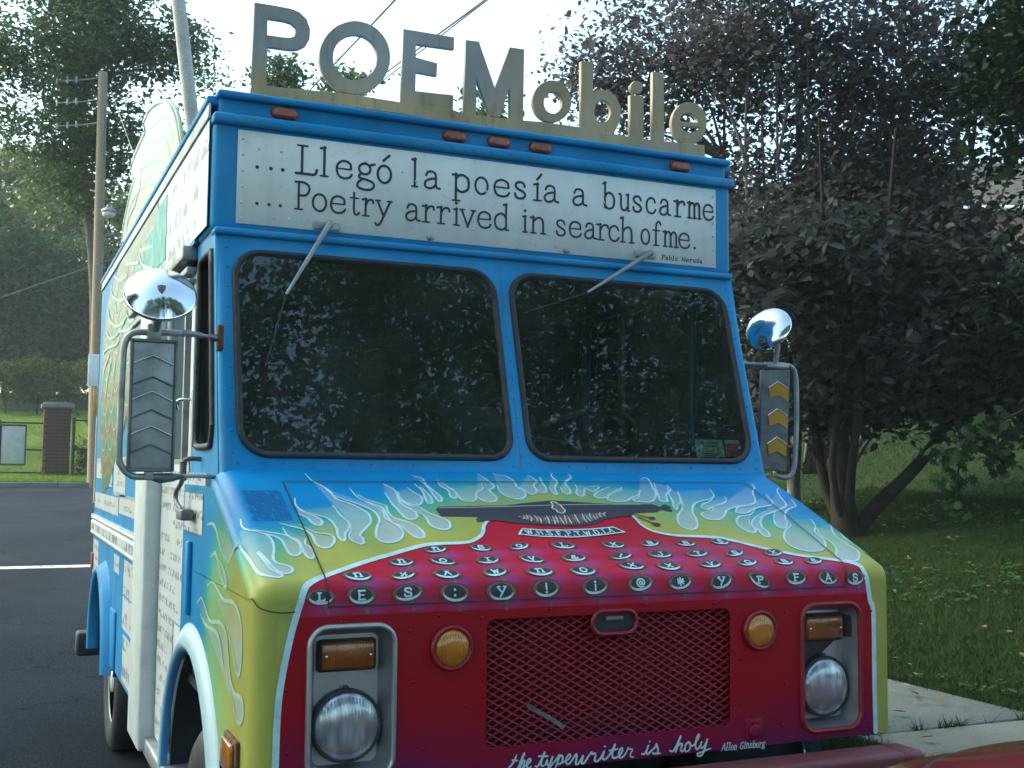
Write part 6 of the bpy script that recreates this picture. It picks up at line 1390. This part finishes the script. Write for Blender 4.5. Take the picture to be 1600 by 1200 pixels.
# back, floor, chassis, interior
Pt('rear_wall', MB().box(-.985, .985, 4.13, 4.16, .54, 2.745), M['blue'])
rb = Pt('rear_bumper', MB().rbox(-1.075, 1.02, 4.18, 4.34, .37, .52, .02), M['rubber'])
obj('rear_light', MB().rbox(-1.015, -.99, 4.05, 4.12, .93, 1.03, .005), M['marker'], rb)
Pt('chassis', MB().box(-.45, -.36, -.85, 4.3, .48, .62).box(.36, .45, -.85, 4.3, .48, .62).box(-.97, .97, 1.25, 4.12, .62, .66).box(-.62, .62, 3.12, 3.28, .30, .46).box(-.62, .62, .02, .14, .34, .44).box(-.3, .3, -.6, .6, .45, .9).box(.46, .82, 1.5, 2.3, .36, .6), M['dark'])
mb = MB().box(-.955, .955, -.12, 1.62, .84, .87).box(-.955, .955, 1.60, 1.63, .87, 2.66).box(-.955, .955, .06, 1.60, 2.30, 2.32).box(-.955, .955, -.30, -.28, .88, 1.30)
cl = Pt('cab_lining', mb, M['dark'])
for sg in (-1, 1):
    hol = [[(y, z) for y, z in rrect(.04, .24, 1.65, 2.25, .03)], rrect(.40, .99, 1.60, 2.19, .04) if sg < 0 else rrect(.54, 1.17, 1.70, 2.28, .04)]
    obj('trim_panel', plate([(-.16, .87), (1.6, .87), (1.6, 2.32), (.015, 2.32), (-.16, 1.70)], hol, .004, (lambda u, v, w, sg=sg: (sg*.945+w, u, v))), M['dark'], cl)
Pt('dashboard', MB().rbox(-.93, .93, -.19, .10, 1.44, 1.575, .03, 3).rbox(-.28, .22, -.05, .75, .87, 1.40, .08, 3), M['dark'])
swc = Vector((.47, .27, 1.70)); Q = Matrix.Translation(swc) @ Matrix.Rotation(math.radians(-28), 4, 'X')
sw = Pt('steering_wheel', MB().tube([Q @ Vector((.205*math.cos(a), .205*math.sin(a), 0)) for a in np.linspace(0, 2*PI, 33)], .014, 8, False), M['rubber'])
obj('spoke', MB().tube([Q @ Vector((-.2, 0, 0)), Q @ Vector((0, 0, -.03)), Q @ Vector((.2, 0, 0))], .011, 6).tube([Q @ Vector((0, 0, -.03)), Q @ Vector((0, -.2, 0))], .011, 6).tube([Q @ Vector((0, 0, -.03)), (.47, .02, 1.45)], .03, 8), M['rubber'], sw)
for x in (.47, -.42):
    se = Pt('driver_seat' if x > 0 else 'jump_seat', MB().rbox(x-.24, x+.24, .70, 1.15, 1.20, 1.33, .05, 3), M['dark'])
    obj('backrest', MB().rbox(x-.23, x+.23, 1.12, 1.26, 1.30, 1.86 if x > 0 else 1.78, .06, 3), M['dark'], se); obj('pedestal', MB().box(x-.1, x+.1, .82, 1.02, .87, 1.2), M['dark'], se)

# peacock-wing board on the roof edge
wg = mmp(WING); wg = [(y, max(z, 2.78)) for y, z in wg] + [(3.65, 2.775), (1.05, 2.775)]
wo_ = Pt('wing_board', plate([tuple(v) for v in wg], [], .02, lambda u, v, w: (-.93-w, u, v)), M['mural_pale'])
mb = MB()
for k, s_ in enumerate(WING_LINES): ribbon(mb, mmp(s_), .022, lambda u, v, o: (-.940-o, u, v), .001+.0004*k, step=.03, taper=(.4, .4))
ribbon(mb, [(y*.985+.035, z*.992+.018) for y, z in mmp(WING)[:-1]], .018, lambda u, v, o: (-.940-o, u, v), .006, step=.04)
obj('feather_outline', mb, M['pale_line'], wo_)
obj('brace', MB().tube([(-.90, 1.6, 3.1), (-.5, 1.7, 2.80)], .015, 6).tube([(-.90, 3.0, 3.1), (-.5, 3.0, 2.80)], .015, 6), M['steel_dark'], wo_)

# ---------------- mirrors
# left: round convex mirror above a long west-coast mirror in a tube loop
lm_ = Pt('side_mirror', MB().rbox(-1.246, -1.122, -.262, -.235, 1.562, 1.937, .010, 3), M['steel'])
obj('mirror_glass', MB().box(-1.240, -1.128, -.2345, -.2325, 1.57, 1.93), M['chrome'], lm_)
obj('mirror_lip', MB().rbox(-1.249, -1.119, -.266, -.232, 1.930, 1.940, .003).rbox(-1.249, -1.119, -.266, -.232, 1.559, 1.568, .003).rbox(-1.249, -1.243, -.266, -.232, 1.56, 1.94, .002).rbox(-1.125, -1.119, -.266, -.232, 1.56, 1.94, .002), M['steel_dark'], lm_)
for z, m_ in ((1.893, 0), (1.832, 1), (1.789, 0), (1.737, 1), (1.690, 0), (1.638, 1)):
    a, b, c_ = (-1.240, -.263, z-.024), (-1.187, -.266, z), (-1.130, -.263, z-.026)
    if m_: obj('dark_chevron', MB().tube([a, b, c_], .0028, 5), M['steel_dark'], lm_)
    else: obj('bright_chevron', MB().tube([a, b, c_], [.0022, .003, .0034], 5), M['chrome'], lm_)
loop = spline([(-.975, -.15, 1.965), (-1.10, -.24, 1.963), (-1.20, -.25, 1.960), (-1.245, -.25, 1.955), (-1.264, -.25, 1.925), (-1.268, -.25, 1.85), (-1.270, -.25, 1.62), (-1.262, -.25, 1.575), (-1.235, -.25, 1.548), (-1.19, -.25, 1.545), (-1.06, -.22, 1.548), (-.99, -.19, 1.545)], .02)
rr2 = [.006 if (p[0] > -1.10) else .0095 for p in loop]; obj('tube_arm', MB().tube(loop, rr2, 8), M['steel'], lm_)
for mb in (MB().tube([(-1.10, -.25, 1.9645), (-1.04, -.20, 1.9645)], [.010, .008], 8), MB().rbox(-1.205, -1.165, -.262, -.24, 1.937, 1.985, .005), MB().rbox(-1.20, -1.175, -.262, -.24, 1.535, 1.565, .004)): obj('clamp', mb, M['steel'], lm_)
obj('wall_bracket', MB().rbox(-.990, -.972, -.17, -.135, 1.925, 2.005, .004).rbox(-1.012, -.975, -.165, -.14, 1.955, 1.975, .004), M['rust'], lm_)
obj('grip', MB().tube([(-1.19, -.25, 1.5455), (-1.155, -.24, 1.540), (-1.12, -.235, 1.544), (-1.085, -.23, 1.547)], [.006, .014, .013, .005], 8), M['steel_dark'], lm_)
nrm = Vector((-.05, -.83, .56)).normalized(); Q = Matrix.Translation((-1.172, -.262, 2.070)) @ nrm.to_track_quat('Z', 'Y').to_matrix().to_4x4()
rm = Pt('round_mirror', MB().lathe([(.098, -.006), (.102, -.002), (.101, .003), (.095, .006), (.075, .020), (.045, .032), (.020, .038), (.001, .039)], Q, 48), M['chrome'])
obj('mirror_glass', MB().lathe([(.001, -.018), (.05, -.014), (.098, -.006)], Q, 40), M['chrome'], rm)
obj('stem', MB().tube([Q @ Vector((0, 0, .036)), (-1.173, -.300, 2.04), (-1.178, -.272, 2.0), (-1.182, -.255, 1.965)], [.014, .012, .013, .011], 8), M['steel_dark'], rm)
# right mirror
rmh = Pt('side_mirror', plate([(.943, 1.946), (1.051, 1.949), (1.035, 1.577), (.929, 1.586)], [], .018, lambda u, v, w: (u, -.25-w - (u-.99)*.2, v), .003), M['steel_dark'])
yc = MB()
for dz in (0, -.100, -.203):
    ax2 = -.004*(-dz/.1)
    yc.add([(x+ax2, -.262-(x-.99)*.2, z+dz) for x, z in ((.966, 1.879), (1.002, 1.903), (1.038, 1.878), (1.038, 1.834), (1.003, 1.855), (.970, 1.842))], [(0, 1, 4, 5), (1, 2, 3, 4)])
obj('yellow_chevron', yc, M['yellow_chev'], rmh)
ee = MB()
for dz in (0, -.100, -.203):
    ax2 = -.004*(-dz/.1); q = [(x+ax2, -.263-(x-.99)*.2, z+dz) for x, z in ((.963, 1.881), (1.000, 1.906), (1.038, 1.881))]; ee.tube(q[:2], .0028, 5).tube(q[1:], .0018, 5)
obj('chevron_edge', ee, M['chrome'], rmh)
loop = spline([(.955, -.17, 1.965), (.98, -.24, 1.968), (1.045, -.25, 1.968), (1.075, -.25, 1.960), (1.092, -.25, 1.925), (1.094, -.25, 1.77), (1.083, -.25, 1.60), (1.066, -.25, 1.565), (1.04, -.25, 1.555), (1.0, -.24, 1.565)], .02)
obj('tube_arm', MB().tube(loop, .0085, 8), M['steel'], rmh)
obj('clamp', MB().rbox(.955, 1.055, -.262, -.238, 1.952, 1.972, .006).tube([(1.0, -.25, 1.97), (1.002, -.262, 2.03), (1.0, -.27, 2.09)], [.010, .009, .007], 8), M['steel'], rmh)
nrm = Vector((-.78, -.46, .42)).normalized(); Q = Matrix.Translation((.962, -.262, 2.096)) @ nrm.to_track_quat('Z', 'Y').to_matrix().to_4x4()
rmr = Pt('round_mirror', MB().lathe([(.001, -.02), (.05, -.014), (.084, -.004), (.087, 0), (.085, .004), (.065, .016), (.04, .024), (.001, .028)], Q, 40), M['chrome'])
# the right-hand mirror hangs a hand's breadth further out and back, on arms from the cab side
CM = Vector(CAM_POS); MR = Matrix.Translation(CM) @ Matrix.Scale(1.13, 4) @ Matrix.Translation(-CM)
for o in [rmh] + list(rmh.children) + [rmr]: o.data.transform(MR)
obj('mounting_arm', MB().tube([(.975, .03, 2.02), (1.12, .20, 2.018), (1.29, .22, 2.018)], .008, 8).tube([(.975, .06, 1.555), (1.10, .18, 1.556), (1.32, .22, 1.562)], .008, 8), M['steel'], rmh)
# door handles
gh = Pt('grab_handle', MB().tube(spline([(-.975, .14, 1.60), (-1.02, .14, 1.60), (-1.035, .145, 1.585), (-1.035, .16, 1.53), (-1.04, .25, 1.49), (-1.04, .24, 1.46), (-1.035, .15, 1.435)], .02), .008, 8).rbox(-1.05, -1.01, .06, .17, 1.405, 1.44, .006), M['steel_dark'])
obj('spring', MB().tube([(-1.035, .142+.0, 1.53+.004*k + .0) for k in range(16)], [.013 if k % 2 else .010 for k in range(16)], 8), M['steel_dark'], gh)
Pt('door_pull', MB().tube(spline([(-.985, .36, 1.805), (-1.02, .37, 1.803), (-1.025, .40, 1.790), (-1.02, .41, 1.77)], .01), .006, 6), M['chrome'])

# ------------------------------------------------------------------ the red car in front of the truck
cc = thing('red_car', 'shiny dark red car nose to nose with the van, only its hood corner in view', 'car', (1.30, -3.2, 0))
CY = -3.2
def ringat(w, zt, zb, n=44, ex=.42, ez=.38):
    zc, h = (zt+zb)/2, (zt-zb)/2
    return [(w*math.copysign(abs(math.cos(a))**ex, math.cos(a)), zc + h*math.copysign(abs(math.sin(a))**ez, math.sin(a))) for a in np.linspace(0, 2*PI, n, endpoint=False)]
secs = [(-1.10, .60, .66, .42), (-1.115, .74, .735, .36), (-1.16, .82, .785, .30), (-1.25, .86, .820, .26), (-1.5, .885, .865, .24), (-1.9, .89, .925, .22), (-2.25, .895, .965, .21), (-3.0, .90, .97, .20), (-4.4, .90, .97, .21), (-5.0, .88, .99, .22), (-5.35, .84, .95, .26), (-5.45, .74, .86, .34), (-5.47, .55, .75, .42)]
lo = [[(x, y-CY, z) for x, z in ringat(w, zt, zb)] for y, w, zt, zb in secs]
mb = ring_strip(lo); mb.add(lo[0], [tuple(range(44))[::-1]]); mb.add(lo[-1], [tuple(range(44))])
obj('body', mb, M['car_red'], cc)
def htop(x, y):
    ys_ = [s[0] for s in secs][::-1]; w = np.interp(y, ys_, [s[1] for s in secs][::-1]); zt = np.interp(y, ys_, [s[2] for s in secs][::-1]); zb = np.interp(y, ys_, [s[3] for s in secs][::-1])
    c_ = min(1, abs(x)/w)**(1/.42); return (zt+zb)/2 + (zt-zb)/2*max(1e-3, math.sqrt(max(0, 1-c_*c_)))**.38
hx = np.linspace(-1, 1, 31); hyv = np.linspace(0, 1, 16); vs = []
for v in hyv:
    for u in hx:
        yf = -1.235 - .20*abs(u)**2.6; y = yf + (-2.22 - yf)*v; x = u*(.76 + .03*v); vs.append((x, y-CY, htop(x, y) + .008 + .012*(1-abs(u)**4)*min(1, v*4)))
obj('hood', MB().add(vs, [(j*31+i, j*31+i+1, (j+1)*31+i+1, (j+1)*31+i) for j in range(15) for i in range(30)], True), M['car_red'], cc)
q = [(u*.765, (-1.228 - .20*abs(u)**2.6)-CY) for u in np.linspace(-1, 1, 41)]
mb = MB(); mb.tube([(x, y, htop(x, y+CY)+.001) for x, y in q], .006, 6); obj('hood_seal', mb, M['rubber'], cc)
cab = [(-2.25, .70, .97, .90), (-2.75, .68, 1.30, .90), (-3.1, .66, 1.41, .90), (-4.0, .66, 1.41, .90), (-4.6, .68, 1.20, .90), (-4.95, .70, .98, .90)]
lo = [[(x, y-CY, z) for x, z in ringat(w, zt, zb, 32, .6, .5)] for y, w, zt, zb in cab]; mb = ring_strip(lo); obj('glasshouse', mb, M['key_black'], cc)
lo = [[(x, y-CY, z+.012) for x, z in ringat(w*.93, zt, zt-.07, 32, .5, .8)] for y, w, zt, zb in cab[1:4]]; mb = ring_strip(lo); mb.add(lo[0], [tuple(range(32))[::-1]]); mb.add(lo[-1], [tuple(range(32))]); obj('roof', mb, M['car_red'], cc)
for sx in (-1, 1):
    for y in (-1.95, -4.55):
        mt_ = Matrix.Translation((sx*.80, y-CY, .31)) @ Matrix.Rotation(sx*PI/2, 4, 'Y')
        wh = obj('wheel', MB().lathe([(.20, -.09), (.29, -.10), (.31, -.07), (.31, .07), (.29, .115), (.20, .12)], mt_, 32), M['rubber'], cc); obj('rim', MB().lathe([(.20, .11), (.18, .08), (.05, .09), (.001, .10)], mt_, 20), M['steel'], wh)
    obj('headlight', MB().rbox(sx*.62-.13, sx*.62+.13, -1.135-CY, -1.10-CY, .58, .70, .02, 3), M['headlamp'], cc)
    obj('wing_mirror', MB().rbox(sx*.93-.09, sx*.93+.09, -2.62-CY, -2.52-CY, .95, 1.07, .03, 3), M['car_red'], cc)
obj('number_plate', MB().box(-.15, .15, -1.10-CY, -1.095-CY, .42, .52), M['steel'], cc)
obj('bumper_strip', MB().rbox(-.70, .70, -1.12-CY, -1.08-CY, .50, .56, .012), M['rubber'], cc)

# ------------------------------------------------------------------ haze volume added to stand in for lens glare
mt = D.materials.new('glare_haze'); mt.use_nodes = True; nt = mt.node_tree; nt.nodes.clear()
out = N(nt, 'OutputMaterial'); pv_ = N(nt, 'VolumePrincipled'); pv_.inputs['Density'].default_value = .0008; pv_.inputs['Color'].default_value = (.86, .93, .96, 1)
nt.links.new(pv_.outputs[0], out.inputs['Volume'])
obj('glare_veil', MB().box(-125, 155, -75, 185, -1.6, 46), mt, kind='stuff')
